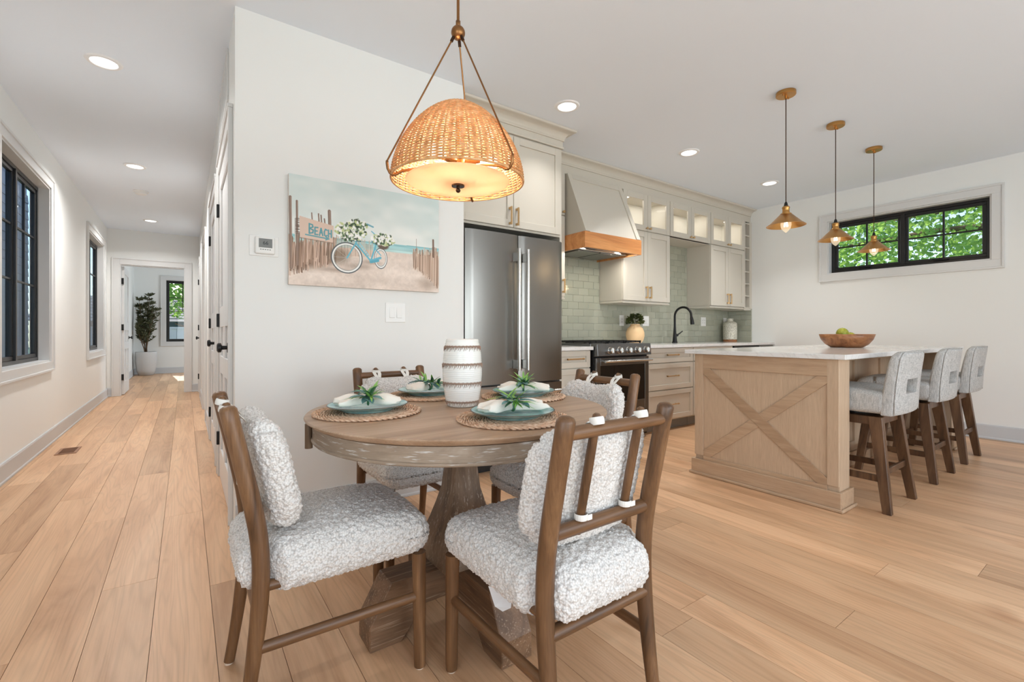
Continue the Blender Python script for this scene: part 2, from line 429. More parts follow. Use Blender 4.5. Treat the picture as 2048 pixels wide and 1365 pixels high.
# floor with planks (seams and butt joints as in the photo)
PW, PX0, PL = .1785, -.0935, 1.83
floor = struct(B().box(-1.15, -3.0, -.10, 6.6, 15.0, -.013).build('floor', 'gap'), 'light oak plank floor')
joints = {-1: 2.47, -2: 3.385, -3: 3.93, 0: 3.25, 1: 2.264, -4: 3.15, -5: 4.53, 11: .67, 14: .718, 16: .461, 12: 1.53, 20: .909}
rj = random.Random(5)
def plank(x0, y0, y1, w):
    b = B().box(0, 0, -.0125, w - .0016, y1 - y0 - .0016, 0)
    o = b.build('plank', 'oak', floor, org=(w / 2, (y1 - y0) / 2, 0)); bv = o.data
    o.location = (x0 + w / 2, (y0 + y1) / 2, 0); return o
for c in range(-6, 37):
    x0 = PX0 + PW * c; x1 = x0 + PW
    j = joints.get(c, rj.uniform(0, PL))
    ymin = -2.8; x0c, x1c = max(x0, -1.03), min(x1, 6.43)
    if x1c - x0c < .01: continue
    ymax = 14.8 if x0 < .95 else (2.95 if x0 < 1.5 else 3.2)
    if .2 < x0 < .95: segs = [(ymin, 2.80), (9.9, 14.8)]
    elif .95 <= x0: segs = [(ymin, ymax)]
    else: segs = [(ymin, ymax)]
    k0 = math.floor((ymin - j) / PL)
    for a, b_ in segs:
        k = k0
        while j + k * PL < b_:
            p0, p1 = max(a, j + k * PL), min(b_, j + (k + 1) * PL)
            if p1 - p0 > .03: plank(x0c, p0, p1, x1c - x0c)
            k += 1
# bedroom floor continues east beyond the planks that the doorway shows
ceiling = struct(B().box(-1.15, -3.0, CH, 6.6, 15.0, CH + .1).build('ceiling', 'ceiling'), 'smooth white ceiling')

def wall_y(name, label, X0, X1, y0, y1, ops=(), z1=CH, m='wall'):
    """wall slab spanning y0..y1 (normal along X) with openings (ya,yb,za,zb)"""
    b = B(); y = y0
    for ya, yb, za, zb in sorted(ops):
        if ya > y: b.box(X0, y, 0, X1, ya, z1)
        if za > 0: b.box(X0, ya, 0, X1, yb, za)
        if zb < z1: b.box(X0, ya, zb, X1, yb, z1)
        y = yb
    if y < y1: b.box(X0, y, 0, X1, y1, z1)
    return struct(b.build(name, m), label)
def wall_x(name, label, Y0, Y1, x0, x1, ops=(), z1=CH, m='wall'):
    b = B(); x = x0
    for xa, xb, za, zb in sorted(ops):
        if xa > x: b.box(x, Y0, 0, xa, Y1, z1)
        if za > 0: b.box(xa, Y0, 0, xb, Y1, za)
        if zb < z1: b.box(xa, Y0, zb, xb, Y1, z1)
        x = xb
    if x < x1: b.box(x, Y0, 0, x1, Y1, z1)
    return struct(b.build(name, m), label)
wall_left = wall_y('wall_left', 'white hallway wall with two tall black windows', -1.15, -1.03, -2.8, 14.8,
       [(-2.0, .2, .7, 2.35), (4.56, 6.0, .775, 2.385), (8.08, 9.5, .775, 2.385)])
wall_right = wall_y('wall_right', 'warm white wall with the wide high window', 6.43, 6.55, -2.8, 3.78, [(.975, 2.38, 1.755, 2.395)])
wall_front = wall_x('wall_front', 'white wall carrying the beach canvas', 2.79, 2.91, .213, 1.568)
wall_side = wall_y('wall_recess', 'short wall beside the refrigerator recess', 1.45, 1.568, 2.91, 3.66)
wall_back = wall_x('wall_back', 'kitchen wall behind the glass tile', 3.665, 3.78, 1.45, 6.55)
wall_hall = wall_y('wall_hall', 'white hallway wall lined with panel doors', .213, .33, 2.91, 9.9,
       [(3.0, 3.95, 0, 2.18), (4.36, 5.30, 0, 2.18), (6.55, 7.5, 0, 2.18), (9.02, 9.72, 0, 2.18)])
wall_end = wall_x('wall_end', 'wall at the end of the hallway around the bedroom doorway', 9.9, 10.02, -1.03, .33, [(-.87, 0.0, 0, 2.165)])
wall_bed = wall_x('wall_bedroom', 'far bedroom wall with a window', 14.8, 14.92, -1.03, 3.4, [(-.40, .55, .80, 2.40)])
wall_bed_r = wall_y('wall_bedroom_side', 'right wall of the bedroom', 3.3, 3.4, 9.9, 14.8, [(11.6, 13.4, .8, 2.4)])
wall_bed_n = wall_x('wall_bedroom_near', 'near wall of the bedroom', 9.9, 10.02, .33, 3.4)
wall_rear = wall_x('wall_rear', 'rear wall of the dining room with added glazed openings', -2.92, -2.8, -1.15, 6.55, [(-.4, 2.6, .02, 2.2), (2.9, 4.4, .7, 2.35)])
# added unseen sheet that keeps daylight from leaking behind the hall doors
struct(B().box(.33, 2.91, 0, .36, 9.9, CH).build('light_block', 'wall'), 'unseen light-blocking sheet behind the hallway doors')
struct(B().box(3.4, 9.8, -.02, 6.6, 9.9, 0).build('trim_2', 'wall'), 'outside edge of the slab')

def bb(name, label, a, b, n, h=.14):
    """baseboard from a to b (xy) with outward normal n, with a shoe moulding"""
    a, b_, n = Vector((*a, 0)), Vector((*b, 0)), Vector((*n, 0)); bm = B()
    prof = [(0, .001), (.018, .001), (.018, .014), (.013, .022), (.013, h - .012), (.009, h), (0, h)]
    d = (b_ - a)
    A = [bm.bm.verts.new(a + n * p[0] + Vector((0, 0, p[1]))) for p in prof]
    C = [bm.bm.verts.new(b_ + n * p[0] + Vector((0, 0, p[1]))) for p in prof]
    k = len(prof)
    for i in range(k): bm.bm.faces.new((A[i], A[(i + 1) % k], C[(i + 1) % k], C[i]))
    bm.bm.faces.new(A[::-1]); bm.bm.faces.new(C)
    return struct(bm.build(name, 'baseboard'), label)
bb('baseboard_left', 'grey-white baseboard along the hallway window wall', (-1.03, -2.8), (-1.03, 9.9), (1, 0))
bb('baseboard_front', 'white baseboard under the beach canvas', (.215, 2.79), (1.568, 2.79), (0, -1))
bb('baseboard_right', 'white baseboard under the high window', (6.43, -2.8), (6.43, 3.0), (-1, 0))
bb('baseboard_hall', 'white baseboard between hallway doors', (.213, 7.6), (.213, 8.92), (-1, 0))
bb('baseboard_hall_near', 'white baseboard between hallway closet doors', (.213, 5.40), (.213, 6.45), (-1, 0))
bb('baseboard_end_left', 'short baseboard left of the bedroom doorway', (-1.03, 9.9), (-.965, 9.9), (0, -1))
bb('baseboard_end', 'short baseboard right of the bedroom doorway', (.098, 9.9), (.213, 9.9), (0, -1))
bb('baseboard_bedroom', 'grey baseboard on the far bedroom wall', (-1.03, 14.8), (3.3, 14.8), (0, -1), .15)
bb('baseboard_bedroom_left', 'grey baseboard on the left bedroom wall', (-1.03, 10.02), (-1.03, 14.8), (1, 0), .15)

# ---- windows.  u axis = horizontal along the wall, w = out of the room
def frame_boxes(b, T, u0, u1, z0, z1, t, w0, w1):
    T(b, u0, u1, z0, z0 + t, w0, w1); T(b, u0, u1, z1 - t, z1, w0, w1)
    T(b, u0, u0 + t, z0 + t, z1 - t, w0, w1); T(b, u1 - t, u1, z0 + t, z1 - t, w0, w1)
def window(name, label, axis, face, inward, u0, u1, z0, z1, sashes, muntins, cas=.09, depth=.12, pane='pane', crank=False):
    """axis 'x': wall runs along x; face: coordinate of the room face; inward: +-1 direction into the room"""
    loc = ((u0 + u1) / 2, face, z0) if axis == 'x' else (face, (u0 + u1) / 2, z0)
    t = thing(name, label, None, loc, world=True, kind='structure')
    def T(b, ua, ub, za, zb, wa, wb):
        # w: distance from room face, positive into the room
        wa, wb = sorted((face + inward * wa, face + inward * wb))
        if axis == 'x': b.box(ua, wa, za, ub, wb, zb)
        else: b.box(wa, ua, za, wb, ub, zb)
    # casing: flat board plus raised outer band
    b = B(); frame_boxes(b, T, u0 - cas, u1 + cas, z0 - cas, z1 + cas, cas - .001, 0, .018); b.build('casing', 'trim', t, bevel=.002, seg=1)
    b = B(); frame_boxes(b, T, u0 - cas - .006, u1 + cas + .006, z0 - cas - .006, z1 + cas + .006, .02, 0, .027); b.build('casing_band', 'trim', t, bevel=.003, seg=2)
    # white jamb lining the opening
    b = B(); frame_boxes(b, T, u0, u1, z0, z1, .012, -.075, .004); b.build('jamb', 'trim', t)
    b = B(); frame_boxes(b, T, u0 + .012, u1 - .012, z0 + .012, z1 - .012, .032, -depth, -.07); fr = b.build('frame', 'black', t, bevel=.002, seg=1)
    a0, a1 = u0 + .012, u1 - .012; Z0, Z1 = z0 + .012, z1 - .012
    edges = [a0 + (a1 - a0) * s for s in sashes]
    for i, (ea, eb) in enumerate(zip(edges, edges[1:])):
        ga = ea + (.032 if i == 0 else .012); gb = eb - (.032 if i == len(edges) - 2 else .012)
        if i:
            b = B(); T(b, ea - .02, ea + .02, Z0 + .03, Z1 - .03, -depth, -.062); b.build('mullion', 'black', t, bevel=.002, seg=1)
        b = B(); frame_boxes(b, T, ga, gb, Z0 + .032, Z1 - .032, .034, -.108, -.078); sh = b.build('sash', 'black', t, bevel=.003, seg=1)
        A0, A1, ZA, ZB = ga + .034, gb - .034, Z0 + .066, Z1 - .066
        b = B(); T(b, A0 - .005, A1 + .005, ZA - .005, ZB + .005, -.096, -.092); b.build('pane', pane, t)
        vs, hs, vlow = muntins
        for v in vs:
            b = B(); uu = A0 + (A1 - A0) * v; T(b, uu - .008, uu + .008, ZA + (ZB - ZA) * vlow, ZB, -.102, -.084); b.build('muntin', 'black', t)
        for h in hs:
            b = B(); zz = ZA + (ZB - ZA) * h; T(b, A0, A1, zz - .008, zz + .008, -.101, -.085); b.build('muntin', 'black', t)
        if crank:
            b = B(); um = ga + (gb - ga) * .52
            T(b, um - .06, um + .06, Z0 + .034, Z0 + .046, -.078, -.045); T(b, um - .01, um + .075, Z0 + .046, Z0 + .056, -.058, -.048)
            b.build('crank', 'matte_black', t, bevel=.003, seg=1)
    return t
window('window_1', 'tall twin black-framed hallway window nearest the camera', 'y', -1.03, 1, 4.56, 6.0, .775, 2.385, (0, .5, 1), ((.5,), (.42, .72), .0), cas=.085, pane='bluepane')
window('window_2', 'narrower-looking black window farther down the hallway', 'y', -1.03, 1, 8.08, 9.5, .775, 2.385, (0, .5, 1), ((), (.72,), 0), cas=.085, pane='bluepane')
window('window_3', 'wide high twin window on the right wall with trees outside', 'y', 6.43, -1, .975, 2.38, 1.755, 2.395, (0, .5, 1), ((.5,), (.5,), 0), cas=.085, crank=True)
window('window_4', 'bedroom window looking on a pale fence and a tree', 'x', 14.8, -1, -.40, .55, .80, 2.40, (0, 1), ((.35, .68), (.50, .74), .5), cas=.10)
window('added_window_5', 'unseen wide glazing added behind the viewer for a fill lamp', 'x', -2.8, 1, -.4, 2.6, .03, 2.2, (0, .5, 1), ((), (), 0))  # unseen rear and side windows, added to carry the fill lamps
window('added_window_6', 'unseen second rear window added behind the viewer for a fill lamp', 'x', -2.8, 1, 2.9, 4.4, .7, 2.35, (0, .5, 1), ((), (), 0))
window('added_window_7', 'unseen side window added behind the viewer for a fill lamp', 'y', -1.03, 1, -2.0, .2, .7, 2.35, (0, .5, 1), ((), (), 0))
window('window_8', 'side window of the bedroom, out of sight', 'y', 3.3, -1, 11.6, 13.4, .8, 2.4, (0, 1), ((), (), 0))

# ---- hallway doors on the wall x = .213 (face towards -x)
def knob(parent, x, y, z, d=-1):
    b = B()
    b.cyl((x, y, z), (x + d * .008, y, z), .03, .028, 20); b.cyl((x + d * .008, y, z), (x + d * .035, y, z), .011, .012, 14)
    b.tube([(x + d * .032, y, z), (x + d * .038, y, z), (x + d * .052, y, z), (x + d * .058, y, z)], [.012, .027, .027, .018], 20)
    return b.build('knob', 'matte_black', parent, smooth=True)
def door_slab(b, u0, u1, z0, z1, T, panels):
    """frame of stiles and rails with recessed panels; panels = list of (ua, ub, za, zb) fractions in metres"""
    T(b, u0, u1, z0, z1, .004, .026)
    us = sorted({u0, u1, *[p[0] for p in panels], *[p[1] for p in panels]}); zs = sorted({z0, z1, *[p[2] for p in panels], *[p[3] for p in panels]})
    for a, c in zip(us, us[1:]):
        for e, f in zip(zs, zs[1:]):
            mu, mz = (a + c) / 2, (e + f) / 2
            if not any(p[0] < mu < p[1] and p[2] < mz < p[3] for p in panels): T(b, a, c, e, f, -.008, .004)
def hall_door(name, label, y0, y1, knob_y=None, hinge_y=None, recess=.0, casn=.09):
    t = thing(name, label, None, (.213, (y0 + y1) / 2, 0), world=True, kind='structure')
    X = .213
    def T(b, ua, ub, za, zb, wa, wb): b.box(X + recess + wa, ua, za, X + recess + wb, ub, zb)
    w = y1 - y0; s = .11
    ps = [(y0 + s, y1 - s, 1.22, 2.05), (y0 + s, y0 + w / 2 - .05, .88, 1.08), (y0 + w / 2 + .05, y1 - s, .88, 1.08), (y0 + s, y0 + w / 2 - .05, .22, .76), (y0 + w / 2 + .05, y1 - s, .22, .76)]
    b = B(); door_slab(b, y0 + .004, y1 - .004, .01, 2.172, T, ps); b.build('panel', 'door', t, bevel=.002, seg=1)
    b = B()
    for ya, yb, za, zb in ((y0 - casn, y0, 0.001, 2.18 + casn), (y1, y1 + casn, 0.001, 2.18 + casn)): b.box(X - .018, ya, za, X, yb, zb)
    b.box(X - .018, y0, 2.18, X, y1, 2.18 + casn); b.build('casing', 'trim', t, bevel=.002, seg=1)
    b = B(); b.box(X - .027, y0 - casn - .006, 2.18 + casn - .012, X, y1 + casn + .006, 2.18 + casn + .008)
    b.box(X - .024, y0 - casn - .004, 0.001, X, y0 - casn + .014, 2.18 + casn - .012); b.box(X - .024, y1 + casn - .014, 0.001, X, y1 + casn + .004, 2.18 + casn - .012)
    b.build('casing_band', 'trim', t, bevel=.003, seg=2)
    if hinge_y:
        for z in (.28, 1.13, 1.92):
            B().box(X - .026, hinge_y - .012, z - .048, X - .006, hinge_y + .012, z + .048).build('hinge', 'matte_black', t, bevel=.003, seg=1)
    if knob_y: knob(t, X + recess - .008, knob_y, .955)
    return t
hall_door('door_1', 'nearest white panel door on the right of the hallway', 3.0, 3.95, 3.09, 3.955)
hall_door('door_2', 'second white panel door on the right of the hallway', 4.36, 5.30, 4.46, 5.31)
hall_door('door_3', 'recessed panel door past the two near ones', 6.55, 7.5, None, None, .05)
hall_door('door_4', 'last narrow panel door before the bedroom', 9.02, 9.72, 9.12, 9.73, casn=.08)
# bedroom doorway with open door
t = thing('door_5', 'open white door and casing of the bedroom at the hallway end', None, (-.435, 9.9, 0), world=True, kind='structure')
b = B(); b.box(-.965, 9.882, .001, -.87, 9.9, 2.26); b.box(0, 9.882, .001, .095, 9.9, 2.26); b.box(-.87, 9.882, 2.165, 0, 9.9, 2.26); b.build('casing', 'trim', t, bevel=.002, seg=1)
b = B(); b.box(-.972, 9.872, .001, -.952, 9.9, 2.27); b.box(.082, 9.872, .001, .102, 9.9, 2.27); b.box(-.952, 9.872, 2.25, .082, 9.9, 2.27); b.build('casing_band', 'trim', t, bevel=.003, seg=2)
b = B(); b.box(-.87, 9.9, .001, -.858, 10.02, 2.165); b.box(-.012, 9.9, .001, 0, 10.02, 2.165); b.box(-.858, 9.9, 2.153, -.012, 10.02, 2.165); b.build('jamb', 'trim', t)
def T5(b, ua, ub, za, zb, wa, wb): b.box(-.832 + wa, ua, za, -.832 + wb, ub, zb)
b = B(); door_slab(b, 10.03, 10.86, .012, 2.145, lambda b_, ua, ub, za, zb, wa, wb: b_.box(-.832 - wb, ua, za, -.832 - wa, ub, zb),
   [(10.14, 10.75, 1.22, 2.03), (10.14, 10.40, .88, 1.08), (10.49, 10.75, .88, 1.08), (10.14, 10.40, .22, .76), (10.49, 10.75, .22, .76)])
b.build('door_leaf', 'door', t, bevel=.002, seg=1)
for z in (.30, 1.13, 1.90): B().box(-.858, 10.0, z - .05, -.828, 10.03, z + .05).build('hinge', 'matte_black', t)
knob(t, -.824, 10.78, .955, 1)

# ---- glass tile backsplash: every tile is a piece of the back wall
TW, TH, G = .153, .076, .0022
b = B(); b.box(2.61, 3.655, .90, 6.43, 3.665, 1.372); b.box(2.975, 3.655, 1.372, 3.785, 3.665, 1.99); b.box(4.595, 3.655, 1.372, 5.425, 3.665, 2.165)
gro = b.build('grout', 'grout', wall_back)
def tile_mesh(w, h, y=True):
    b = B(); b.box(0, -.007, 0, w - G, 0, h - G) if y else b.box(-.007, 0, 0, 0, w - G, h - G)
    o = b.build('tile', 'tile', None, bevel=.0012, seg=1); me = o.data; bpy.data.objects.remove(o); return me
cache = {}
def put_tile(parent, x, z, w, h, side=False):
    if w < .012: return
    k = (round(w, 3), round(h, 3), side)
    if k not in cache: cache[k] = tile_mesh(w, h, not side)
    o = bpy.data.objects.new('tile', cache[k]); COL.objects.link(o); o.parent = parent
    o.location = (x, 3.656, z) if not side else (6.424, x, z)
row = 0; z = .916
while z < 2.16:
    h = min(TH, 2.165 - z)
    if z + TH <= 1.372: spans = [(2.62, 6.43, 3)]
    else: spans = [(a, c, t_) for a, c, t_ in ((2.62, 2.975, 1.372), (2.975, 3.785, 1.99), (3.785, 4.595, 1.372), (4.595, 5.421, 2.16), (5.421, 6.43, 1.372)) if z < t_ - .012]
    for a, c, tp in spans:
        x = 2.62 + (row % 2) * TW / 2 - TW
        while x < c:
            xa, xb = max(a, x), min(c, x + TW); put_tile(wall_back, xa, z, xb - xa, min(TH, tp - z)); x += TW
    if z < 1.35:
        y = 3.31 - (row % 2) * TW / 2
        while y < 3.65:
            ya, yb = max(3.31, y), min(3.648, y + TW); put_tile(wall_right, ya, z, yb - ya, min(TH, 1.372 - z), True); y += TW
    z += TH; row += 1
B().box(6.424, 3.31, .914, 6.43, 3.655, 1.372).build('grout', 'grout', wall_right)

# ---- recessed lights, smoke detector
def downlight(x, y, label, group=None, power=9, sp=150):
    t = thing('recessed_light', label, 'ceiling light', (x, y, CH), group=group)
    b = B().lathe([(.066, -.004), (.070, -.010), (.088, -.008), (.094, -.001), (.094, 0), (.066, 0)], 40, cap0=False); b.build('trim_ring', 'disc', t, smooth=True)
    B().lathe([(.067, -.005), (.03, -.006), (.0005, -.006)], 32).build('lens', 'lit', t)
    lamp('downlight_glow', 'AREA', (x, y, CH - .02), power, (1, .98, .955), rot=(0, 0, 0), shape='DISK', size=.12, spread=R(sp))
    return t
for x, y, lb in ((-.413, 3.84, 'round recessed light nearest in the hallway ceiling'), (-.413, 6.06, 'second recessed light down the hallway ceiling'), (-.42, 8.87, 'farthest recessed light in the hallway ceiling, near the bedroom doorway'),
                 (2.336, 2.585, 'recessed ceiling light beside the refrigerator cabinet'), (3.871, 2.585, 'middle recessed ceiling light in front of the range hood'), (5.408, 2.585, 'recessed ceiling light nearest the far right corner of the kitchen')):
    downlight(x, y, lb, power=3.2 if 0 < x < 3 else 7 if x > 0 else (13 if y < 5 else 20), sp=105 if x > 0 else 150)
t = thing('smoke_detector', 'white round smoke detector between hallway ceiling lights', 'smoke detector', (-.429, 7.1, CH))
B().lathe([(.075, 0), (.075, -.012), (.07, -.016), (.001, -.016)], 32).build('base', 'white', t, smooth=True)
B().lathe([(.058, -.016), (.056, -.034), (.046, -.04), (.001, -.041)], 32).build('sensor_cap', 'white', t, smooth=True)
# return air grille above the first door
t = thing('air_return_grille', 'white slatted air grille high on the hallway wall above the nearest door', 'vent', (.213, 3.58, 2.42), world=True)
b = B(); b.box(.203, 3.20, 2.42, .213, 3.97, 2.445); b.box(.203, 3.20, 2.70, .213, 3.97, 2.725); b.box(.203, 3.20, 2.445, .213, 3.225, 2.70); b.box(.203, 3.945, 2.445, .213, 3.97, 2.70); b.build('frame', 'trim', t, bevel=.002, seg=1)
for i in range(12):
    y = 3.24 + i * .0615; B().box(.204, y, 2.447, .2125, y + .03, 2.698).build('slat', 'trim', t)
# floor register
t = thing('floor_register', 'small brown metal floor vent set in hallway planks', 'floor vent', (-.836, 5.57, 0), world=True)
b = B(); b.box(-.905, 5.43, .0005, -.885, 5.70, .005); b.box(-.785, 5.43, .0005, -.765, 5.70, .005); b.box(-.885, 5.43, .0005, -.785, 5.45, .005); b.box(-.885, 5.68, .0005, -.785, 5.70, .005)
b.build('frame', mat('bronze_register', S(150, 108, 80), .5), t, bevel=.001, seg=1)
b = B(); b.box(-.885, 5.45, .0002, -.785, 5.68, .0012); b.build('opening', mat('register_dark', S(60, 38, 26), .6), t)
for i in range(9): B().box(-.885, 5.462 + i * .0245, .0012, -.785, 5.468 + i * .0245, .004).build('slat', bpy.data.materials['bronze_register'], t)
# ================================================================== KITCHEN
def shaker(b, x0, x1, z0, z1, yf, w=.057, t=.02, glassy=False):
    """front face at yf, facing -y"""
    b.box(x0, yf, z0, x0 + w, yf + t, z1); b.box(x1 - w, yf, z0, x1, yf + t, z1)
    b.box(x0 + w, yf, z1 - w, x1 - w, yf + t, z1); b.box(x0 + w, yf, z0, x1 - w, yf + t, z0 + w)
    if not glassy: b.box(x0 + w, yf + .010, z0 + w, x1 - w, yf + t - .002, z1 - w)
def pull(parent, x, y, z, L=.14, vert=True, m='brass_pull', name='handle'):
    """bar pull whose posts stand on the face y"""
    b = B()
    if vert:
        b.box(x - .006, y - .034, z - L / 2, x + .006, y - .024, z + L / 2)
        for s in (-1, 1): b.box(x - .008, y - .026, z + s * (L / 2 - .012) - .008, x + .008, y, z + s * (L / 2 - .012) + .008)
    else:
        b.cyl((x - L / 2, y - .03, z), (x + L / 2, y - .03, z), .006, n=12)
        for s in (-1, 1):
            b.cyl((x + s * L * .36, y - .03, z), (x + s * L * .36, y, z), .0055, n=10); b.cyl((x + s * L * .5, y - .03, z), (x + s * L * .42, y - .03, z), .0085, n=12)
    return b.build(name, m, parent, bevel=.0012 if vert else 0, seg=1, smooth=not vert)
def small_knob(parent, x, y, z):
    b = B(); b.cyl((x, y, z), (x, y - .018, z), .006, n=10); b.tube([(x, y - .016, z), (x, y - .02, z), (x, y - .028, z), (x, y - .032, z)], [.009, .013, .013, .008], 14)
    return b.build('knob', 'brass_pull', parent, smooth=True)
def door_front(t, x0, x1, z0, z1, yf, hx=None, hz=None, L=.14):
    b = B(); shaker(b, x0, x1, z0, z1, yf); d = b.build('door', 'cab', t, bevel=.0015, seg=1)
    if hx is not None: pull(d, hx, yf, hz, L)
    return d
def glass_front(t, x0, x1, z0, z1, yf, kx, kz):
    b = B(); shaker(b, x0, x1, z0, z1, yf, glassy=True, w=.062); d = b.build('door', 'cab', t, bevel=.0015, seg=1)
    B().box(x0 + .058, yf + .008, z0 + .058, x1 - .058, yf + .012, z1 - .058).build('pane', 'pane', d)
    small_knob(d, kx, yf, kz); return d
def drawer(t, x0, x1, z0, z1, yf, L=.2):
    b = B(); shaker(b, x0, x1, z0, z1, yf, w=.05); d = b.build('drawer', 'cab', t, bevel=.0015, seg=1)
    pull(d, (x0 + x1) / 2, yf, (z0 + z1) / 2 + .005, L, False); return d
def crown(parent, x0, x1, y, z0, z1=CH, proj=.085, name='crown_moulding'):
    """cove crown running along x in front of face y"""
    h = z1 - .002 - z0; prof = [(y + .01, z0), (y - .010, z0), (y - .010, z0 + .012)]
    for i in range(9):
        a = i / 8 * PI / 2; prof.append((y - .014 - (proj - .02) * (1 - math.cos(a)), z0 + .016 + (h - .034) * math.sin(a)))
    prof += [(y - proj, z1 - .016), (y - proj - .004, z1 - .002), (y + .01, z1 - .002)]
    return B().prism(prof, 'x', x0, x1).build(name, 'cab', parent, smooth=True)

# --- tall cabinet around the refrigerator
t = thing('refrigerator_cabinet', 'tall greige cabinet enclosing the refrigerator, two doors above it', 'cabinet', (2.085, 3.3, 0), world=True)
b = B(); b.box(1.572, 2.95, 0.001, 1.592, 3.65, 1.845); b.box(2.582, 2.95, .001, 2.603, 3.65, 1.845); b.box(1.572, 2.95, 1.845, 2.603, 3.65, 2.735)
b.build('carcass', 'cab', t)
door_front(t, 1.60, 2.089, 1.862, 2.575, 2.93, 2.052, 1.945); door_front(t, 2.094, 2.576, 1.862, 2.575, 2.93, 2.118, 1.945)
B().box(1.572, 2.938, 2.592, 2.607, 2.952, 2.735).build('frieze', 'cab', t)
B().box(1.572, 2.926, 2.588, 2.612, 2.95, 2.606).build('bead', 'cab', t, bevel=.004, seg=2)
pf = [(-.01, 2.655), (.010, 2.655), (.010, 2.667)] + [(.014 + .065 * (1 - math.cos(i * PI / 16)), 2.671 + (CH - .002 - 2.655 - .034) * math.sin(i * PI / 16)) for i in range(9)] + [(.085, CH - .016), (.089, CH - .002), (-.01, CH - .002)]
b = B(); rg_ = [[b.bm.verts.new(f(o_, z_)) for o_, z_ in pf] for f in (lambda o_, z_: (1.572, 2.938 - o_, z_), lambda o_, z_: (2.607 + o_, 2.938 - o_, z_), lambda o_, z_: (2.607 + o_, 3.25, z_))]
for A_, C_ in zip(rg_, rg_[1:]):
    for i in range(len(pf)): b.bm.faces.new((A_[i], A_[(i + 1) % len(pf)], C_[(i + 1) % len(pf)], C_[i]))
b.bm.faces.new(rg_[0]); b.bm.faces.new(rg_[-1]); b.build('crown_moulding', 'cab', t, smooth=True)
B().box(2.603, 2.952, 2.592, 2.607, 3.33, 2.70).build('frieze', 'cab', t)

# --- refrigerator
t = thing('refrigerator', 'stainless steel french door refrigerator with two vertical bar handles', 'refrigerator', (2.085, 3.25, 0), world=True)
B().box(1.612, 2.955, .04, 2.565, 3.62, 1.80).build('body', 'steel_dark', t, bevel=.004, seg=1)
def fdoor(x0, x1, z0, z1, name):
    n = 14; W_ = x1 - x0; b = B(); pts = []
    for i in range(n + 1):
        s = i / n; e = min(s, 1 - s) * W_
        yy = 2.868 + .008 * (2 * s - 1) ** 2 + (.010 * (1 - min(1, e / .012)) ** 2); pts.append((x0 + W_ * s, yy))
    b.prism(pts + [(x1, 2.945), (x0, 2.945)], 'z', z0, z1); return b.build(name, 'steel', t, smooth=True)
d1 = fdoor(1.632, 2.098, .655, 1.79, 'door'); d2 = fdoor(2.104, 2.548, .655, 1.79, 'door'); d3 = fdoor(1.632, 2.548, .09, .640, 'freezer_drawer')
def fhandle(par, x, side):
    b = B(); b.cyl((x, 2.80, .755), (x, 2.80, 1.675), .0135, n=20); h = b.build('handle', 'steel_light', par, smooth=True)
    for z in (.80, 1.615):
        B().box(x - .012, 2.80, z - .034, x + .012, 2.872, z + .034).build('bracket', 'steel_light', h, bevel=.003, seg=2)
fhandle(d1, 2.052, -1); fhandle(d2, 2.135, 1)
b = B(); b.cyl((1.72, 2.80, .58), (2.46, 2.80, .58), .0135, n=20); h = b.build('handle', 'steel_light', d3, smooth=True)
for x in (1.77, 2.41): B().box(x - .03, 2.80, .568, x + .03, 2.872, .592).build('bracket', 'steel_light', h, bevel=.003, seg=2)
B().box(1.66, 2.93, .001, 2.52, 3.5, .085).build('toe_grille', 'black', t)

